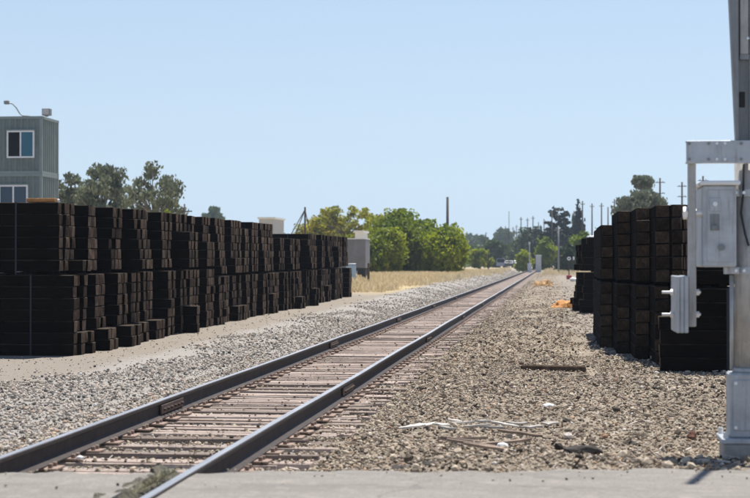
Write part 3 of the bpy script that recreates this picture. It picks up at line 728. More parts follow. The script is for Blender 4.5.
# raised arm: steel channel with slight lean, lighter blade above
zt_ = 6.6
def lean(z): return Vector((L(733, 0).x + (L(726.6, 0).x-L(733, 0).x)*(z-L(742, 142).z)/(L(742, 0).z-L(742, 142).z), 0, z))
za = L(742, 144).z
def sloped(name, ox0, ox1, z0, z1, y0, y1, mat, parent):
    a_, b3 = lean(z0), lean(z1); mb = MB()
    v = [(a_.x+ox0, y0, z0), (a_.x+ox1, y0, z0), (a_.x+ox1, y1, z0), (a_.x+ox0, y1, z0), (b3.x+ox0, y0, z1), (b3.x+ox1, y0, z1), (b3.x+ox1, y1, z1), (b3.x+ox0, y1, z1)]
    mb.add(v, [(0, 3, 2, 1), (4, 5, 6, 7), (0, 1, 5, 4), (1, 2, 6, 5), (2, 3, 7, 6), (3, 0, 4, 7)]); return mb.build(name, mat, parent)
def xo(px_): return L(px_, 0).x
ztp = 4.6; zl = L(742, 0).z; slope = (xo(726.6)-xo(733))/(zl-za)
mb = MB(); A0 = xo(733); A1 = A0+slope*(ztp-za); B0 = xo(735.5)
v = [(A0, -.188, za), (B0, -.188, za), (B0, -.09, za), (A0, -.09, za), (A1, -.188, ztp), (B0, -.188, ztp), (B0, -.09, ztp), (A1, -.09, ztp)]
mb.add(v, [(0, 3, 2, 1), (4, 5, 6, 7), (0, 1, 5, 4), (1, 2, 6, 5), (2, 3, 7, 6), (3, 0, 4, 7)]); arm = mb.build('gate_arm', M['galv_dark'], gate)
MB().box(B0+.001, -.12, za, xo(747), -.10, ztp).build('arm_back', M['galv_dark'], arm)
MB().box(xo(747)+.001, -.17, za, xo(748.3), -.10, ztp).build('arm_flange', M['galv'], arm)
zb2 = L(742, 57).z
bl = MB().bbox(xo(737.5), -.165, zb2, xo(746), -.122, zt_, .004).build('arm_blade', M['alu'], gate)
MB().box(xo(737.2), -.168, zb2-.04, xo(746.3), -.121, zb2-.001).build('blade_cap', M['galv_dark'], bl)
for z in (zb2+.12, zb2+.45, zb2+.8): MB().tube([(xo(745), -.164, z), (xo(745), -.18, z)], .011, 6).build('blade_bolt', M['bolt'], bl)
p = L(739, 100); MB().bbox(p.x-.012, -.128, p.z-.07, p.x+.03, -.1205, p.z+.05, .004).build('slot_plate', M['black'], arm)
MB().tube([(-R_M-.022, -.02, B.z+.02) if False else (-R_M-.022, -.02, L(742, 372).z+.02), (-R_M-.022, -.02, L(742, 275).z)], .018, 8).build('conduit', M['galv'], gate, True)
# cable on the mast
pts = [L(742, 165), L(741.5, 195), L(739.5, 213), L(741, 222), L(743.5, 235), L(747, 246)]
mb = MB(); mb.tube([(p.x, -math.sqrt(max(R_M**2-p.x**2, 0))-.02, p.z) for p in pts], .008, 6); mb.build('cable', M['black'], gate)

# ------------------------------------------------------------------ debris on the gravel
def shard(px_, py_, l, w_, rz, mat, name, label, cat, group, th=.016, tilt=.16):
    p = on_z(px_, py_, -.02); z = g1(p.x, p.y)
    mb = MB(); v = []; n = 5
    for i in range(n):
        t = i/(n-1); ww = w_*.75*random.uniform(.45, 1.1)*(.35 if i in (0, n-1) else 1); yo = random.uniform(-.25, .25)*w_
        x = (t-.5)*l
        v += [(x, yo-ww/2, 0), (x, yo+ww/2, 0), (x, yo+ww/2, th), (x, yo-ww/2, th)]
    f = []
    for i in range(n-1):
        for j in range(4): f.append((i*4+j, i*4+(j+1) % 4, i*4+4+(j+1) % 4, i*4+4+j))
    f += [(3, 2, 1, 0), tuple((n-1)*4+j for j in range(4))]
    mb.add(v, f); o = mb.build(name, mat); o.location = (p.x, p.y, z+.035); o.rotation_euler = (random.uniform(-tilt, tilt)+.10, random.uniform(-tilt, tilt), rz); return tag(o, label, cat, group)
WL = 'white splintered board in the pale scatter right of the track, {} from the left'
for k_, (px_, py_, l, w_, rz) in enumerate(sorted(((412, 424, .36, .15, .5), (425, 422, .28, .10, .2), (441, 423, .24, .12, -.5), (447, 427, .22, .12, -.4), (463, 421, .30, .10, .1), (477, 425, .36, .06, .05), (492, 427, .34, .10, .1), (505, 424, .38, .06, -.05), (517, 423, .28, .08, .15), (532, 427, .30, .11, -.15), (550, 424, .22, .10, .6), (484, 420, .25, .08, .3), (455, 419, .2, .08, 0)))):
    shard(px_, py_, l*.72, w_*.95, rz+random.uniform(-.25, .25), M['pale_wood'], 'wood_splinter', WL.format(['first', *ORD[1:]][k_]), 'wood scrap', 'white splintered boards on the gravel')
for k_, (px_, py_, l, w_, rz) in enumerate(((462, 441, .42, .05, -.05), (464, 444, .40, .10, -.15), (471, 450, .40, .05, .1), (505, 446, .45, .07, .12), (520, 434, .4, .06, .05), (485, 456, .35, .06, .1))):
    shard(px_, py_, l, w_, rz, M['brown_wood'], 'broken_slat', ['narrow brown slat, top left of the broken slats below the white splinters', 'wide pale brown slat, on the left below the white splinters', 'narrow brown slat lowest on the left among the broken slats', 'long brown slat right of the wide one, near the road edge', 'brown slat just under the white splinters, farthest from the road', 'brown slat closest to the road edge below the white splinters'][k_], 'wood scrap', 'brown broken slats near the road edge', .022)
for (px_, py_, s, lab) in ((548, 404, .16, 'small white scrap alone on the gravel above the dark clod'), (503, 449, .10, 'tiny pale scrap by the road edge below the brown slats'), (80, 456, .07, 'white stone chip between the rails near the road')):
    p = on_z(px_, py_, -.02); lump('white_scrap', (p.x, p.y, g1(p.x, p.y)+.015 if px_ > 200 else TIE_TOP+.005), (s, s*.6, .045), M['white'], lab, 'litter', None, 1)
for (px_, py_, sx, sz, mt, lab) in ((583, 453, .30, .085, 'dark_rock', 'large dark clod in the gravel near the road edge'), (692, 434, .085, .09, 'rusty', 'rusty brown lump in the gravel left of the gate base'), (632, 468, .13, .035, 'dark_rock', 'small dark clod at the road edge right of the large clod'), (632, 438, .09, .04, 'dark_rock', 'small dark stone up from the clod at the road edge'), (402, 463, .18, .035, 'dark_rock', 'flat dark clod at the road edge beside the right rail'), (432, 464, .14, .03, 'dark_rock', 'flat dark clod at the road edge right of its twin')):
    p = on_z(px_, py_, -.01); lump('dirt_clod', (p.x, p.y, g1(p.x, p.y)-.008), (sx, .14, sz), M[mt], lab, 'clod', None, 2, .3)
# half-buried timber
p = on_z(553, 371, -.05)
o = MB().bbox(-.46, -.11, 0, .46, .11, .10, .02).build('half_buried_timber', M['tie_end']); o.location = (p.x, p.y, g1(p.x, p.y)-.03); o.rotation_euler = (-.12, .015, .03)
tag(o, 'dark half-buried timber lying crosswise in the gravel before the right tie stacks', 'timber')
p = on_z(463, 284, .0)
# crumpled orange sheet, tan heap
def crumple(name, px_, py_, sx, sy, sz, mat, label, cat, seed):
    rr = random.Random(seed); p = on_z(px_, py_, g1(on_z(px_, py_, 0).x, on_z(px_, py_, 0).y)); n = 15; m_ = 9; v = []; f = []
    pk = [(rr.uniform(.15, .85), rr.uniform(.25, .75), rr.uniform(.5, 1), rr.uniform(.12, .25)) for _ in range(6)]
    for i in range(n):
        for j in range(m_):
            u, w_ = i/(n-1), j/(m_-1); e = min(u, 1-u, w_, 1-w_)
            h = max([a*math.exp(-((u-cx)**2+(w_-cy)**2)/(2*s*s)) for cx, cy, a, s in pk])
            h = max(h*sz + rr.uniform(-.12, .12)*sz, .01) * (0.15 if e == 0 else 1)
            v.append(((u-.5)*sx+rr.uniform(-.04, .04)*sx, (w_-.5)*sy+rr.uniform(-.05, .05)*sy, h))
    nb = len(v); f = [(i*m_+j, (i+1)*m_+j, (i+1)*m_+j+1, i*m_+j+1) for i in range(n-1) for j in range(m_-1)]
    v += [(a, b5, max(c-.012, -.005)) for a, b5, c in v]
    f += [tuple(nb+k for k in q5[::-1]) for q5 in f[:]]
    rim = [j for j in range(m_)]+[i*m_+m_-1 for i in range(1, n)]+[(n-1)*m_+j for j in range(m_-2, -1, -1)]+[i*m_ for i in range(n-2, 0, -1)]
    f += [(rim[k], rim[(k+1) % len(rim)], nb+rim[(k+1) % len(rim)], nb+rim[k]) for k in range(len(rim))]
    o = MB().add(v, f).build(name, mat); o.location = (p.x, p.y, g1(p.x, p.y)+.004); return tag(o, label, cat)
crumple('crumpled_tarp', 566, 307, .95, .7, .27, M['tarp'], 'crumpled orange sheet on the dirt beside the far right tie stack', 'tarp', 3)
crumple('sack_heap', 543, 286, 1.15, .8, .42, M['sack'], 'tan and brown crumpled sacks beside the track farther off', 'sack', 5)

# flangeway weeds and dry tufts
def blades(name, label, pts, hmin, hmax, w_, mat, lean_=.35, kind='stuff'):
    n = len(pts); h = rng.uniform(hmin, hmax, n); a = rng.uniform(0, 6.28, n); dx = rng.normal(0, lean_, n)*h; dy = rng.normal(0, lean_, n)*h
    ww = w_*rng.uniform(.6, 1.3, n); ca, sa = np.cos(a)*ww/2, np.sin(a)*ww/2
    P = np.asarray(pts); V = np.empty((n, 4, 3))
    V[:, 0] = P+np.stack([-ca, -sa, 0*h], -1); V[:, 1] = P+np.stack([ca, sa, 0*h], -1)
    V[:, 2] = P+np.stack([dx+ca*.35, dy+sa*.35, h], -1); V[:, 3] = P+np.stack([dx-ca*.35, dy-sa*.35, h], -1)
    o = link(name, np_mesh(name, V.reshape(-1, 3), np.arange(n*4).reshape(-1, 4), mat)); return tag(o, label, None, None, kind)
n = 3500
wy = np.concatenate([rng.uniform(9.2, 10.7, n)]); wx = RX[1]-.09+rng.normal(0, .03, n)
wx = np.where(wy > 10.2, wx-rng.uniform(0, .2, n)*(wy-10.2)*2, wx)
wz = np.where(wx > RX[1]-.13, -.02, ROAD_Z-.01)
k = (wy < np.array([eL.y+(eR.y-eL.y)*(x-eL.x)/(eR.x-eL.x) for x in wx])-.05) | (wx > RX[1]-.13)
wz[:] = wz
blades('flangeway_weeds', 'grey green weeds and moss in the gap beside the right rail', np.stack([wx, wy, wz], -1)[k], .012, .05, .010, M['weed'], 1.2)
# dry grass field
n = 70000
fx = rng.uniform(-24, -5.4, n); fy = 70+rng.random(n)**1.2*135
edge = -7.2+.6*np.sin(fy*.22)+.4*np.sin(fy*.6) + np.clip((fy-100)/60, 0, 1)*0.9
k = (fx < edge) & (np.sin(fx*1.1+np.sin(fy*.3)*2)*np.sin(fy*.35+fx*.2)+rng.normal(0, .5, n) > -.55)
fx, fy = fx[k], fy[k]
blades('dry_grass', 'tall dry straw coloured grass in the field left of the track', np.stack([fx, fy, gh(fx, fy)-.01], -1), .10, .36, .055, M['straw'], .35)
n = 9000
fx = np.concatenate([rng.normal(-6.9, .35, n//2), rng.uniform(-1.0, 6, n//2)]); fy = np.concatenate([95+rng.random(n//2)*150, 150+rng.random(n//2)*180])
blades('verge_grass', 'sparse dry grass along the far verges of the track', np.stack([fx, fy, gh(fx, fy)-.01], -1), .1, .4, .06, M['straw'], .4)

# ------------------------------------------------------------------ trees
def leafcloud(centers, radii, counts, size, flat=1.0, hang=0.0):
    C = np.repeat(np.asarray(centers), counts, axis=0); Rr = np.repeat(np.asarray(radii), counts)
    n = len(C); d = rng.normal(size=(n, 3)); d /= np.linalg.norm(d, axis=1)[:, None]
    r = Rr*rng.random(n)**.45; p = C+np.clip(rng.normal(0, .52, (n, 3)), -1.0, 1.0)*Rr[:, None]*np.array([1, 1, flat])
    nrm = rng.normal(size=(n, 3))+np.array([0, 0, .7*(1-hang)]); nrm /= np.linalg.norm(nrm, axis=1)[:, None]
    u = np.cross(nrm, rng.normal(size=(n, 3))); u /= np.linalg.norm(u, axis=1)[:, None]
    if hang: u = u*(1-hang)+np.array([0, 0, -1.])*hang; u /= np.linalg.norm(u, axis=1)[:, None]
    w_ = np.cross(nrm, u); w_ /= np.maximum(np.linalg.norm(w_, axis=1), 1e-6)[:, None]
    s = size*np.clip(rng.lognormal(0, .35, n), .5, 2.2); a = u*s[:, None]*.62; b5 = w_*s[:, None]*.36
    V = np.stack([p-a, p-b5+a*.1, p+a, p+b5+a*.1], 1).reshape(-1, 3)
    return V, np.arange(n*4).reshape(-1, 4)
def tree(name, label, group, px_, ytop, wpx, Y, leaf, bark, style='round', dens=1.0, leafsz=None, base_frac=.25, clump=None, seed=0, tone=None):
    rr = random.Random(seed+int(px_*10)); P = at_y(px_, ytop, Y); x = P.x; z0 = g1(x, Y); H = P.z-z0; Wd = wpx*Y/1562*1.0
    t = thing(name, label, 'tree' if 'bush' not in name else 'bush', (x, Y, z0), 0, group)
    ls = leafsz or max(.18, Y/1562*2.7)
    cs, rs, mb = [], [], MB()
    tr = max(.07, H*.022)
    if style in ('round', 'euc', 'bush', 'open'):
        hb = H*base_frac; ch = H-hb
        nc = {'round': 34, 'euc': 60, 'bush': 46, 'open': 46}[style]
        for i in range(nc):
            for _ in range(30):
                d = Vector((rr.gauss(0, 1), rr.gauss(0, 1), rr.gauss(0, 1))).normalized()*rr.random()**.33
                hz = (d.z+1)/2
                prof = 1.0 if style != 'bush' else (1.08-.35*hz**2)
                an = math.atan2(d.y, d.x); prof *= 1+.22*math.sin(2*an+seed)+.14*math.sin(5*an+seed*2+3*hz)
                c = Vector((d.x*Wd/2*prof*.86, d.y*Wd/2*prof*.86, hb+hz*ch*.93))
                break
            rad = (clump or (.12 if style == 'euc' else .17))*min(Wd, ch*1.3)*rr.uniform(.55, 1.2)
            c.z = min(c.z, H-rad*.75); cs.append(c); rs.append(rad)
        cs.append(Vector((rr.uniform(-.08, .08)*Wd, 0, H-.11*ch))); rs.append(.12*min(Wd, ch))
        fork = Vector((rr.uniform(-.03, .03)*Wd, 0, hb+ch*.12))
        mb.tube([(0, 0, -.15), (fork.x*.5, 0, hb*.5), fork], [tr*1.25, tr, tr*.8], 7)
        for c in cs[::2]:
            mid = fork.lerp(c, .5)+Vector((rr.uniform(-.05, .05)*Wd, rr.uniform(-.05, .05)*Wd, .03*H))
            mb.tube([fork+Vector((0, 0, -.05)), mid, c], [tr*.5, tr*.28, tr*.08], 5)
    elif style == 'pine':
        mb.tube([(0, 0, -.15), (0, 0, H*.97)], [tr, tr*.15], 7)
        for i in range(11):
            hz = .42+.56*i/10; reach = Wd/2*(1.05-.75*((hz-.42)/.58))*rr.uniform(.6, 1.1)
            for k in range(4):
                a = rr.uniform(0, 6.28); e = Vector((math.cos(a)*reach, math.sin(a)*reach, H*hz+rr.uniform(-.01, .03)*H))
                mb.tube([(0, 0, H*hz-.03*H), e], [tr*.22, tr*.06], 4)
                for s in (.5, .8, 1.0): cs.append(Vector((e.x*s, e.y*s, H*hz-.03*H+(e.z-H*hz+.03*H)*s))); rs.append(reach*.24)
    elif style == 'cypress':
        mb.tube([(0, 0, -.15), (0, 0, H*.9)], [tr, tr*.2], 6)
        for i in range(26):
            hz = i/25; prof = min(1, .55+hz*2)*(1-hz**2.2)
            cs.append(Vector((rr.uniform(-.12, .12)*Wd, rr.uniform(-.12, .12)*Wd, H*(.06+.9*hz)))); rs.append(max(.10*Wd, Wd*.62*prof))
    vol = sum(r**2 for r in rs); N = int(min(16000, 1.25*dens*vol*9/(ls*ls*.45)))
    w_ = np.array([r**2 for r in rs]); cnt = np.maximum(6, (N*w_/w_.sum()).astype(int))
    V, Q = leafcloud([tuple(c) for c in cs], rs, cnt, ls, .75 if style in ('round', 'euc', 'open') else (.35 if style == 'pine' else 1.0), .55 if style == 'euc' else 0)
    V[:, 2] = np.maximum(V[:, 2], .02)
    link('crown', np_mesh('crown', V, Q, M[leaf]), t); mb.build('trunk', M[bark], t, True); return t
G1 = 'grey green trees behind the left containers'
tree('eucalyptus_tree', 'grey green tree just right of the containers, half hidden', G1, 66, 169, 44, 122, 'leaf_euc', 'bark_pale', 'euc', .8, base_frac=.42, clump=.13)
tree('eucalyptus_tree', 'dense grey green tree between the containers and the airy tree', G1, 104, 163, 64, 118, 'leaf_euc', 'bark_pale', 'euc', .75, base_frac=.40, clump=.12, seed=3)
tree('eucalyptus_tree', 'airy grey green tree with sky showing through, rightmost behind the left row', G1, 154, 160, 72, 112, 'leaf_euc', 'bark_pale', 'euc', .5, base_frac=.40, clump=.095, seed=5)
tree('small_tree', 'low bright green tree peeking over the left tie row', None, 166, 207, 26, 105, 'leaf_bright', 'bark', 'round', .8)
tree('distant_treetop', 'small hazy far treetop showing above the left tie row', None, 213, 205, 34, 420, 'leaf_mid', 'bark', 'euc', 1.0, base_frac=.3)
tree('yellow_tree', 'airy yellow green tree with open crown behind the grey trailer', None, 347, 205, 84, 178, 'leaf_yellow', 'bark', 'open', .8, base_frac=.5, clump=.12, seed=2)
tree('leafy_bush', 'low yellow green bush at the far end of the left tie row', None, 325, 215, 56, 182, 'leaf_yellow', 'bark', 'round', .9, base_frac=.2)
tree('leafy_bush', 'large bright green bush right of the grey trailer', 'large green bushes in the dry field', 399, 213, 66, 160, 'leaf_green', 'bark', 'bush', 1.5, base_frac=.03, clump=.2, seed=1)
tree('leafy_bush', 'yellowish bush in front of the large bright green bush', 'large green bushes in the dry field', 384, 230, 44, 152, 'leaf_bright', 'bark', 'bush', 1.3, base_frac=.03, clump=.2)
tree('leafy_bush', 'round bright green bush nearest the track, in front of the lone dark pole', 'large green bushes in the dry field', 446, 227, 50, 156, 'leaf_bright', 'bark', 'bush', 1.5, base_frac=.04, clump=.2, seed=4)
tree('leafy_bush', 'tall green bush filling the gap between the two big bushes', 'large green bushes in the dry field', 419, 221, 48, 163, 'leaf_green', 'bark', 'bush', 1.4, base_frac=.03, clump=.2, seed=6)
tree('leafy_bush', 'low green bush against the right side of the grey trailer', 'large green bushes in the dry field', 371, 236, 26, 150, 'leaf_green', 'bark', 'bush', 1.4, base_frac=.03, clump=.2, seed=7)
tree('leafy_tree', 'darker green tree behind the two bright bushes', None, 424, 218, 40, 200, 'leaf_mid', 'bark', 'round', 1.3, base_frac=.05)
GF = 'distant trees around the end of the track'
far_trees = [('distant_tree', 'bright green far tree right behind the round bush', 481, 249, 24, 260, 'leaf_bright', 'round'),
 ('distant_tree', 'mid green far tree left of the parked vehicles', 493, 240, 30, 330, 'leaf_mid', 'round'),
 ('distant_tree', 'tall hazy pale tree far above the parked vehicles', 504, 228, 26, 620, 'leaf_mid', 'euc'),
 ('distant_tree', 'hazy far tree farthest left of the distant treetops', 472, 234, 26, 640, 'leaf_mid', 'euc'),
 ('distant_tree', 'hazy far tree second from left among the distant treetops', 483, 235, 20, 560, 'leaf_mid', 'euc'),
 ('distant_tree', 'mid green tree above the bright bush at the track end', 520, 238, 28, 380, 'leaf_mid', 'round'),
 ('bright_bush', 'bright green bush beside the left of the far track end', 524, 249, 19, 250, 'leaf_bright', 'bush'),
 ('distant_tree', 'upright olive green tree right of the far track end', 545, 236, 21, 262, 'leaf_green', 'bush'),
 ('distant_tree', 'broad dark tree behind the pine, over the track end', 540, 226, 46, 320, 'leaf_dark', 'round'),
 ('distant_tree', 'dark tree under the layered pine', 562, 232, 36, 300, 'leaf_dark', 'round'),
 ('pine_tree', 'layered dark pine with sparse branches left of the pointed cypress', 558, 208, 40, 290, 'leaf_conifer', 'pine'),
 ('cypress_tree', 'tall narrow pointed dark cypress above the distant trees', 578, 197, 13, 275, 'leaf_conifer', 'cypress'),
 ('distant_tree', 'fresh green tree below the cypress, left of the right tie row', 584, 230, 34, 215, 'leaf_green', 'round'),
 ('distant_tree', 'fresh green tree partly hidden by the right tie row', 604, 226, 34, 240, 'leaf_green', 'round'),
 ('distant_tree', 'low dark tree behind the far switch stand', 569, 243, 24, 205, 'leaf_dark', 'bush')]
for i, (nm, lab, px_, yt, w_, Y, lf, st) in enumerate(far_trees):
    tree(nm, lab, GF, px_, yt, w_, Y, lf, 'bark', st, 1.2, base_frac=.05 if st != 'euc' else .3, seed=i)
tree('eucalyptus_tree', 'large grey green tree rising behind the right tie row', None, 643, 190, 42, 165, 'leaf_euc', 'bark_pale', 'euc', 1.1, base_frac=.62, clump=.16, seed=8)
tree('eucalyptus_tree', 'thin tree whose high tuft tops the big tree behind the right row', None, 643, 176, 17, 172, 'leaf_euc', 'bark_pale', 'euc', .8, base_frac=.89, clump=.3, seed=9)
tree('eucalyptus_tree', 'small grey green tree between the poles behind the right row', None, 668, 202, 20, 175, 'leaf_euc', 'bark_pale', 'euc', .9, base_frac=.3, seed=10)
# far wood: one mass
n = 420; cx = rng.uniform(-420, 340, n); cy = rng.uniform(680, 900, n); hh = rng.uniform(7, 15, n)
k = np.abs(cx+3) > 7; cx, cy, hh = cx[k], cy[k], hh[k]
cs = []; rs = []
for a, b6, h in zip(cx, cy, hh):
    for j in range(4): cs.append((a+random.uniform(-3, 3), b6, h*(.25+.22*j))); rs.append(random.uniform(2.6, 4.6))
V, Q = leafcloud(cs, rs, np.full(len(cs), 36), 1.7, .8)
wood = link('distant_wood', np_mesh('distant_wood', V, Q, M['leaf_mid'])); tag(wood, 'hazy mass of trees along the horizon', None, None, 'stuff')
n = 150; cx = np.concatenate([rng.uniform(-75, -9, 90), rng.uniform(6, 60, 60)]); cy = rng.uniform(330, 480, n)
cs = []; rs = []
for a, b6 in zip(cx, cy):
    for j in range(3): cs.append((a+random.uniform(-2, 2), b6, 1.3+1.5*j)); rs.append(random.uniform(1.5, 2.6))
V, Q = leafcloud(cs, rs, np.full(len(cs), 60), .9, .8)
sh = link('distant_shrubs', np_mesh('distant_shrubs', V, Q, M['leaf_mid'])); tag(sh, 'band of distant shrubs under the far trees', None, None, 'stuff')

# ------------------------------------------------------------------ utility poles
def pole(px_, ytop, label, H=11., arms=2, Y=None, rad=None, name='utility_pole', mat='pole', group='distant utility poles along the railway'):
    if Y is None:
        Y = (H-1.6)*1562/(262-ytop)
    P = at_y(px_, ytop, Y); z0 = g1(P.x, Y); h = P.z-z0
    t = thing(name, label, 'utility pole', (P.x, Y, z0), 0, group)
    r = rad or .115
    MB().tube([(0, 0, -.4), (0, 0, h)], [r*1.25, r*.85], 8).build('post', M[mat], t, True)
    for k in range(arms):
        z = h-.5-k*1.2; w_ = .55 if Y < 230 else .36
        a = MB().bbox(-w_, -.04-r, z-.04, w_, .04-r, z+.04, .01).build('crossarm', M[mat], t)
        for sx in (-.3, .3): MB().tube([(sx, -r, z+.035), (sx, -r, z+.16)], .03, 6).build('insulator', M['wire'], a)
    return t
pole(447.5, 197, 'lone thick dark pole rising behind the round green bush', Y=185, arms=0, rad=.17)
for px_, yt, ar, lab in ((660, 178, 3, 'dark pole with crossarms right of the big tree behind the right row'), (682, 182, 2, 'dark pole midway between the big tree pole and the gate'), (703, 176, 1, 'dark pole top just above the gate mechanism box'),
    (614.5, 199, 2, 'tallest of the far poles just left of the right row trees'), (601.5, 203, 2, 'far pole second left of the right row trees'), (592, 203.5, 2, 'far pole third left of the right row trees'), (582.5, 201, 2, 'far pole touching the right edge of the cypress'), (574, 211, 1, 'far pole just left of the cypress'),
    (552, 211, 2, 'far pole at the left edge of the layered pine'), (533, 216, 2, 'far pole rightmost of the close group over the track end'), (527.5, 218, 2, 'far pole second from right in the close group over the track end'), (521, 217, 2, 'far pole third from right in the close group over the track end'), (516.5, 225, 1, 'short far pole fourth from right in the group over the track end'), (513, 227, 1, 'short far pole leftmost in the group over the track end'), (486, 232, 1, 'far pole above the trees left of the track end'), (509, 211, 0, 'very thin hazy mast left of the group of poles'), (544, 219, 0, 'thin far pole between the pole group and the pine'), (538.5, 222, 0, 'thin far pole just right of the close pole group'), (505.5, 226, 0, 'thin far pole left of the very thin mast'), (608, 207, 0, 'thin far pole between the two tallest left of the right row')):
    pole(px_, yt, lab, arms=ar if px_ > 610 else min(ar, 1), rad=.055 if px_ == 509 else None)
pole(184.5, 204, 'small pole with short crossarm above the left tie row', Y=105, H=5, arms=1, rad=.06, group=None)
pole(558.5, 226, 'pale slender pole in front of the dark pine', Y=190, arms=1, mat='galv_dark', rad=.10, group=None)
# derrick frame
P = at_y(305, 207, 150); z0 = g1(P.x, 150); h = P.z-z0
t = thing('derrick', 'tripod derrick frame with slanting struts above the left tie row', 'derrick', (P.x, 150, z0))
MB().tube([(0, 0, -.2), (0, 0, h)], [.12, .09], 6).build('mast', M['pole'], t)
for dx, dy in ((-3.6, 0), (-2.6, .8), (1.2, .9)): MB().tube([(dx, dy, -.1), (0, 0, h-.25)], .05, 6).build('strut', M['pole'], t)

# ------------------------------------------------------------------ containers
CY = 71.5*ray(42, 150).y
def container(label, z0, z1, windows, roof=False):
    A = at_y(42, 150, CY); x1 = A.x; t = thing('office_container', label, 'container', (x1, CY, z0), 0, 'stacked office containers')
    H = z1-z0; Lc = 9.0; D = 2.44; fr = .12
    mb = MB()   # corrugated sheets (front and back), end sheets, roof, floor
    def sheet(p, d, n_, length):
        pts = []; u = 0; k = 0; per = .28
        prof = [(0, 0), (.10, 0), (.14, .036), (.24, .036)]
        while u < length-per:
            for a_, b7 in prof: pts.append((u+a_, b7))
            u += per
        pts.append((length, 0)); v = []
        for a_, b7 in pts:
            q_ = Vector(p)+Vector(d)*a_-Vector(n_)*b7; v += [(q_.x, q_.y, fr), (q_.x, q_.y, H-fr)]
        mb.add(v, [(2*i, 2*i+2, 2*i+3, 2*i+1) for i in range(len(pts)-1)])
    sheet((-Lc+fr, .02, 0), (1, 0, 0), (0, -1, 0), Lc-2*fr); sheet((-fr, D-.02, 0), (-1, 0, 0), (0, 1, 0), Lc-2*fr)
    sheet((-.02, fr, 0), (0, 1, 0), (1, 0, 0), D-2*fr); sheet((-Lc+.02, D-fr, 0), (0, -1, 0), (-1, 0, 0), D-2*fr)
    mb.box(-Lc+.05, .06, H-.06, -.05, D-.06, H-.02); mb.box(-Lc+.05, .06, .02, -.05, D-.06, .06)
    mb.build('wall', M['cont'], t)
    mb = MB()
    for xx_ in (-Lc, -fr):
        for yy_ in (0, D-fr): mb.box(xx_, yy_, fr, xx_+fr, yy_+fr, H-fr)
    mb.build('corner_post', M['cont_light'], t)
    mb = MB()
    for zz in (0.0, H-fr):
        mb.box(-Lc, 0, zz, 0, fr, zz+fr); mb.box(-Lc, D-fr, zz, 0, D, zz+fr); mb.box(-Lc, fr, zz, -Lc+fr, D-fr, zz+fr); mb.box(-fr, fr, zz, 0, D-fr, zz+fr)
    mb.build('rail_beam', M['cont_light'], t)
    mb = MB()
    for xx_ in (-Lc-.01, -.17):
        for yy_ in (-.01, D-.16):
            for zz in (-.004, H-.13): mb.box(xx_, yy_, zz+.005, xx_+.18, yy_+.17, zz+.13)
    mb.build('corner_casting', M['cont_light'], t)
    for (pa, ya, pb, yb, cl, cr) in windows:
        a_ = at_y(pa, yb, CY); b8 = at_y(pb, ya, CY); xa, xb = a_.x-x1, b8.x-x1; za, zb9 = a_.z-z0, b8.z-z0; f_ = .07
        w = MB(); w.box(xa, -.05, za, xa+f_, .03, zb9); w.box(xb-f_, -.05, za, xb, .03, zb9); w.box(xa+f_, -.05, za, xb-f_, .03, za+f_); w.box(xa+f_, -.05, zb9-f_, xb-f_, .03, zb9)
        xm = (xa+xb)/2; w.box(xm-.035, -.045, za+f_, xm+.035, .03, zb9-f_); w = w.build('window', M['white'], t)
        MB().box(xa+f_+.001, -.015, za+f_+.001, xm-.036, .03, zb9-f_-.001).build('pane', cl, w); MB().box(xm+.036, -.020, za+f_+.001, xb-f_-.001, .03, zb9-f_-.001).build('pane', cr, w)
        MB().box(xa-.05, -.075, zb9+.005, xb+.05, 0, zb9+.05).build('hood', M['cont_light'], t)
    if roof:
        a_ = at_y(41, 117, CY); b8 = at_y(49, 110, CY); xa, xb = a_.x-x1, b8.x-x1
        fl = MB().bbox(xa, .1, H+.04, xb, .42, H+.36, .02).build('floodlight', M['galv_dark'], t)
        MB().box(xa+.04, .085, H+.08, xb-.04, .0995, H+.32).build('lens', M['cream'], fl); MB().box(xa+.12, .2, H-.005, xb-.12, .3, H+.045).build('bracket', M['galv_dark'], fl)
        pts = [at_y(27, 115.5, CY), at_y(20, 115, CY), at_y(17, 113, CY), at_y(13, 106.5, CY), at_y(9.5, 103, CY), at_y(5, 102, CY)]
        gl = MB().tube([(p.x-x1, .4, max(p.z-z0, H-.01)) for p in pts], .03, 6).build('lamp_arm', M['galv_dark'], t)
        p = at_y(4, 101.5, CY); MB().bbox(p.x-x1-.13, .3, p.z-z0-.09, p.x-x1+.10, .5, p.z-z0+.09, .03).build('lamp_head', M['galv_dark'], gl)
    return t
zT = at_y(42, 116, CY).z; zM = at_y(42, 173.5, CY).z; zg = g1(-22, CY); zL = zM-(zT-zM)
container('upper blue grey corrugated office container with sliding window', zM+.004, zT, [(7, 130.5, 34.5, 158, M['glass_dark'], M['glass_blue'])], True)
container('middle blue grey office container directly above the tie stacks', zL+.004, zM, [(-1, 185, 28, 208, M['glass_mid'], M['glass_mid'])])
container('lowest office container hidden behind the left tie stacks', zg+.001, zL, [])

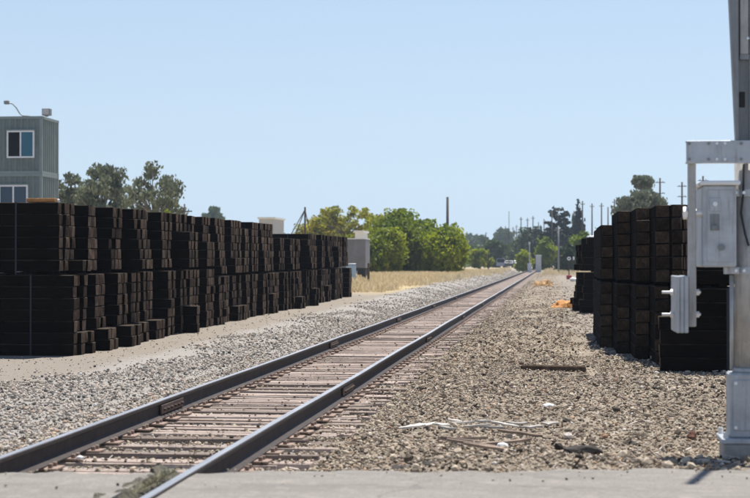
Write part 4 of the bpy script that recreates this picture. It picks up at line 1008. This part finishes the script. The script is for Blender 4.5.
# ------------------------------------------------------------------ trailer, building, barrel behind the left row
TY = 104.
a_ = at_y(318, 270, TY); b8 = at_y(365.5, 239, TY); z0 = g1(b8.x, TY)
t = thing('box_trailer', 'grey box trailer parked in dry grass behind the left tie row', 'trailer', (b8.x, TY, z0))
W_ = b8.x-a_.x; zb = at_y(340, 268, TY).z-z0; ztop = b8.z-z0
MB().bbox(-W_, 0, zb, 0, 2.5, ztop, .03).build('body', M['trailer'], t)
for k in range(1, 7): MB().box(-W_*k/7-.025, -.012, zb+.05, -W_*k/7+.025, -.001, ztop-.05).build('rib', M['trailer'], t)
MB().box(-W_-.02, -.03, ztop-.01, .02, 2.53, ztop+.05).build('roof_rail', M['white'], t)
MB().box(-W_+.1, .05, zb-.18, -.1, 2.4, zb-.005).build('chassis', M['black'], t)
for wx_ in (-W_+.05, -.30):
    for wy_ in (.8, 1.9): MB().tube([(wx_, wy_, zb-.10 if False else .45), (wx_+.25, wy_, .45)], .45, 16).build('wheel', M['black'], t)
MB().box(-.55, .02, zb-.45, -.02, .06, zb-.18).build('mudflap', M['black'], t)
p = at_y(351, 264, 98); z0 = g1(p.x, 98); hb = p.z-z0
t = thing('storage_tank', 'pale blue tank at the corner of the grey trailer', 'tank', (p.x, 98, z0))
MB().tube([(0, 0, 0.002), (0, 0, .05), (0, 0, hb-.08), (0, 0, hb)], [.28, .32, .32, .2], 16).build('shell', M['bluebin'], t, False)
MB().tube([(0, 0, hb-.001), (0, 0, hb+.04)], [.33, .30], 16).build('lid', M['white'], t)
# grass-field post
for px_, yt, yb, Y, lab in ((368.5, 263, 276, 92, 'short dark post in dry grass beside the grey trailer'), (488.5, 251, 270, 200, 'thin dark post left of the parked vehicles'), (464.5, 257, 269, 215, 'short dark post at the right foot of the round bush')):
    P = at_y(px_, yt, Y); z0 = g1(P.x, Y); o = MB().tube([(0, 0, -.2), (0, 0, (P.z-z0)*.96), (0, 0, P.z-z0)], [.07, .065, .04], 8).build('field_post', M['pole']); o.location = (P.x, Y, z0); tag(o, lab, 'post')
BY = 132.
def building(label, pa, pb, ytop, Y, depth, wallm, roofm):
    A = at_y(pa, ytop, Y); B = at_y(pb, ytop, Y); z0 = g1(B.x, Y); h = A.z-z0; w_ = B.x-A.x
    t = thing('flat_roof_building', label, 'building', (A.x, Y, z0)); MB().box(0, 0, -.2, w_, depth, h).build('wall', M[wallm], t)
    MB().box(-.12, -.12, h+.002, w_+.12, depth+.12, h+.16).build('roof', M[roofm], t)
    wn_ = MB().box(w_*.55, -.03, h*.62, w_*.85, -.004, h*.85).build('window', M['white'], t); MB().box(w_*.58, -.035, h*.645, w_*.82, -.031, h*.825).build('pane', M['glass_mid'], wn_)
    MB().box(w_*.15, -.03, .0, w_*.32, -.004, 2.1).build('door', M['roofgrey'], t); return t
building('white flat roofed building showing above the dip in the left tie row', 259, 274, 219, BY, 5, 'cream', 'white')
building('small white roofed building behind the grey trailer', 355, 362, 232.5, 128, 4, 'white', 'white')
# ------------------------------------------------------------------ far vehicles, cabinet, signal, switch stand
def car(label, px_, Y, bodym, van=False, rz=0.0):
    P = at_y(px_, 262, Y); z0 = g1(P.x, Y); t = thing('parked_van' if van else 'parked_car', label, 'van' if van else 'car', (P.x, Y, z0), rz, 'vehicles parked at the far crossing')
    h1 = .95; h2 = 1.95 if van else 1.5; Lc = 4.6; W_ = 1.8
    prof = [(-2.3, .35), (2.3, .35), (2.3, .8), (2.1, h1), (1.2, h1+.05), (.7, h2), (-2.0 if van else -1.4, h2), (-2.25, h1), (-2.3, .8)]
    n_ = len(prof); v = [(-W_/2*(.86 if z > 1.1 else 1), y_, z) for y_, z in prof]+[(W_/2*(.86 if z > 1.1 else 1), y_, z) for y_, z in prof]
    f = [tuple(range(n_)), tuple(range(2*n_-1, n_-1, -1))]+[(i, i+n_, (i+1) % n_+n_, (i+1) % n_) for i in range(n_)]
    MB().add(v, f).build('body', bodym, t)
    MB().box(-.72, -2.31 if van else -1.95, h1+.15, .72, -2.28 if van else -1.90, h2-.15).build('rear_window', M['glass_dark'], t)
    for sx in (-.9, .68):
        for sy in (-1.4, 1.4): MB().tube([(sx, sy, .33), (sx+.22, sy, .33)], .33, 14).build('wheel', M['black'], t)
    return t
M['car_pale'] = simple('pale_blue_grey_paint', (0.42, 0.46, 0.52), .4, 0, .05, 3)
car('pale van parked beyond the far crossing left of the track', 500, 330, M['car_pale'], True, .1)
car('dark car parked right of the pale van at the far crossing', 510, 325, M['dark_car'], False, -.1)
car('pale car behind the dark one at the far crossing', 516, 335, M['car_pale'], False, .05)
P = at_y(538.5, 255, 240); z0 = g1(P.x, 240); hb = P.z-z0
t = thing('relay_cabinet', 'white equipment cabinet right beside the far end of the track', 'cabinet', (P.x, 240, z0)); MB().bbox(-.42, -.4, 0.0, .42, .4, hb-.1, .03).build('body', M['car_pale'], t); MB().box(-.5, -.48, hb-.099, .5, .48, hb).build('roof', M['white'], t); MB().box(-.36, -.42, .15, -.02, -.401, hb-.25).build('door', M['silver'], t); MB().box(.02, -.42, .15, .36, -.401, hb-.25).build('door', M['silver'], t)
P = at_y(529.5, 243, 238); z0 = g1(P.x, 238); hb = P.z-z0
t = thing('far_signal', 'slender white signal mast left of the far cabinet', 'signal', (P.x, 238, z0)); MB().tube([(0, 0, -.2), (0, 0, hb)], .06, 8).build('mast', M['galv'], t); MB().bbox(-.14, -.15, hb-.25, .14, -.0, hb+.12, .03).build('signal_head', M['silver'], t); MB().bbox(-.3, -.3, 0, .3, .3, 1.4, .03).build('base_box', M['car_pale'], t)
p = on_z(570, 279, g1(1.4, 130)); SY = p.y; z0 = g1(p.x, SY); hb = at_y(568, 256, SY).z-z0
t = thing('switch_stand', 'small switch stand with white target and red base beside the far stack', 'switch stand', (at_y(569, 270, SY).x, SY, z0))
MB().tube([(0, 0, 0), (0, 0, hb-.1)], .04, 8).build('rod', M['pole'], t); MB().bbox(-.2, -.25, 0.002, .2, .25, .32, .03).build('base', M['red'], t)
tg = MB().tube([(0, -.06, hb-.2), (0, -.04, hb-.2)], .15, 16).build('target', M['white'], t); MB().tube([(0, -.075, hb-.2), (0, -.061, hb-.2)], .06, 12).build('target_centre', M['black'], tg)
MB().bbox(.3, -.05, hb-.3, .42, .02, hb-.06, .01).build('side_target', M['white'], t); MB().tube([(0, 0, hb-.25), (.4, 0, hb-.25)], .025, 6).build('bar', M['pole'], t)
p = on_z(573.5, 281, g1(1.4, 120)); lump('white_bag', (p.x, p.y, g1(p.x, p.y)+.002), (.55, .4, .32), M['white'], 'white bag on the ground beside the small switch stand', 'bag', None, 2, .15)

# ------------------------------------------------------------------ wires on the far poles' line and haze
hz = MB().box(-460, -30, -1.5, 420, 1000, 24).build('haze', None); hz.data.materials.clear()
hm = bpy.data.materials.new('haze_air'); hm.use_nodes = True; nt = hm.node_tree; nt.nodes.remove(nt.nodes['Principled BSDF'])
pv = nt.nodes.new('ShaderNodeVolumePrincipled'); pv.inputs['Color'].default_value = (0.72, 0.84, 1.0, 1); pv.inputs['Density'].default_value = 0.0003; pv.inputs['Anisotropy'].default_value = 0.1
nt.links.new(pv.outputs[0], nt.nodes['Material Output'].inputs['Volume']); hz.data.materials.append(hm); tag(hz, 'pale blue summer haze in the air', None, None, 'stuff')
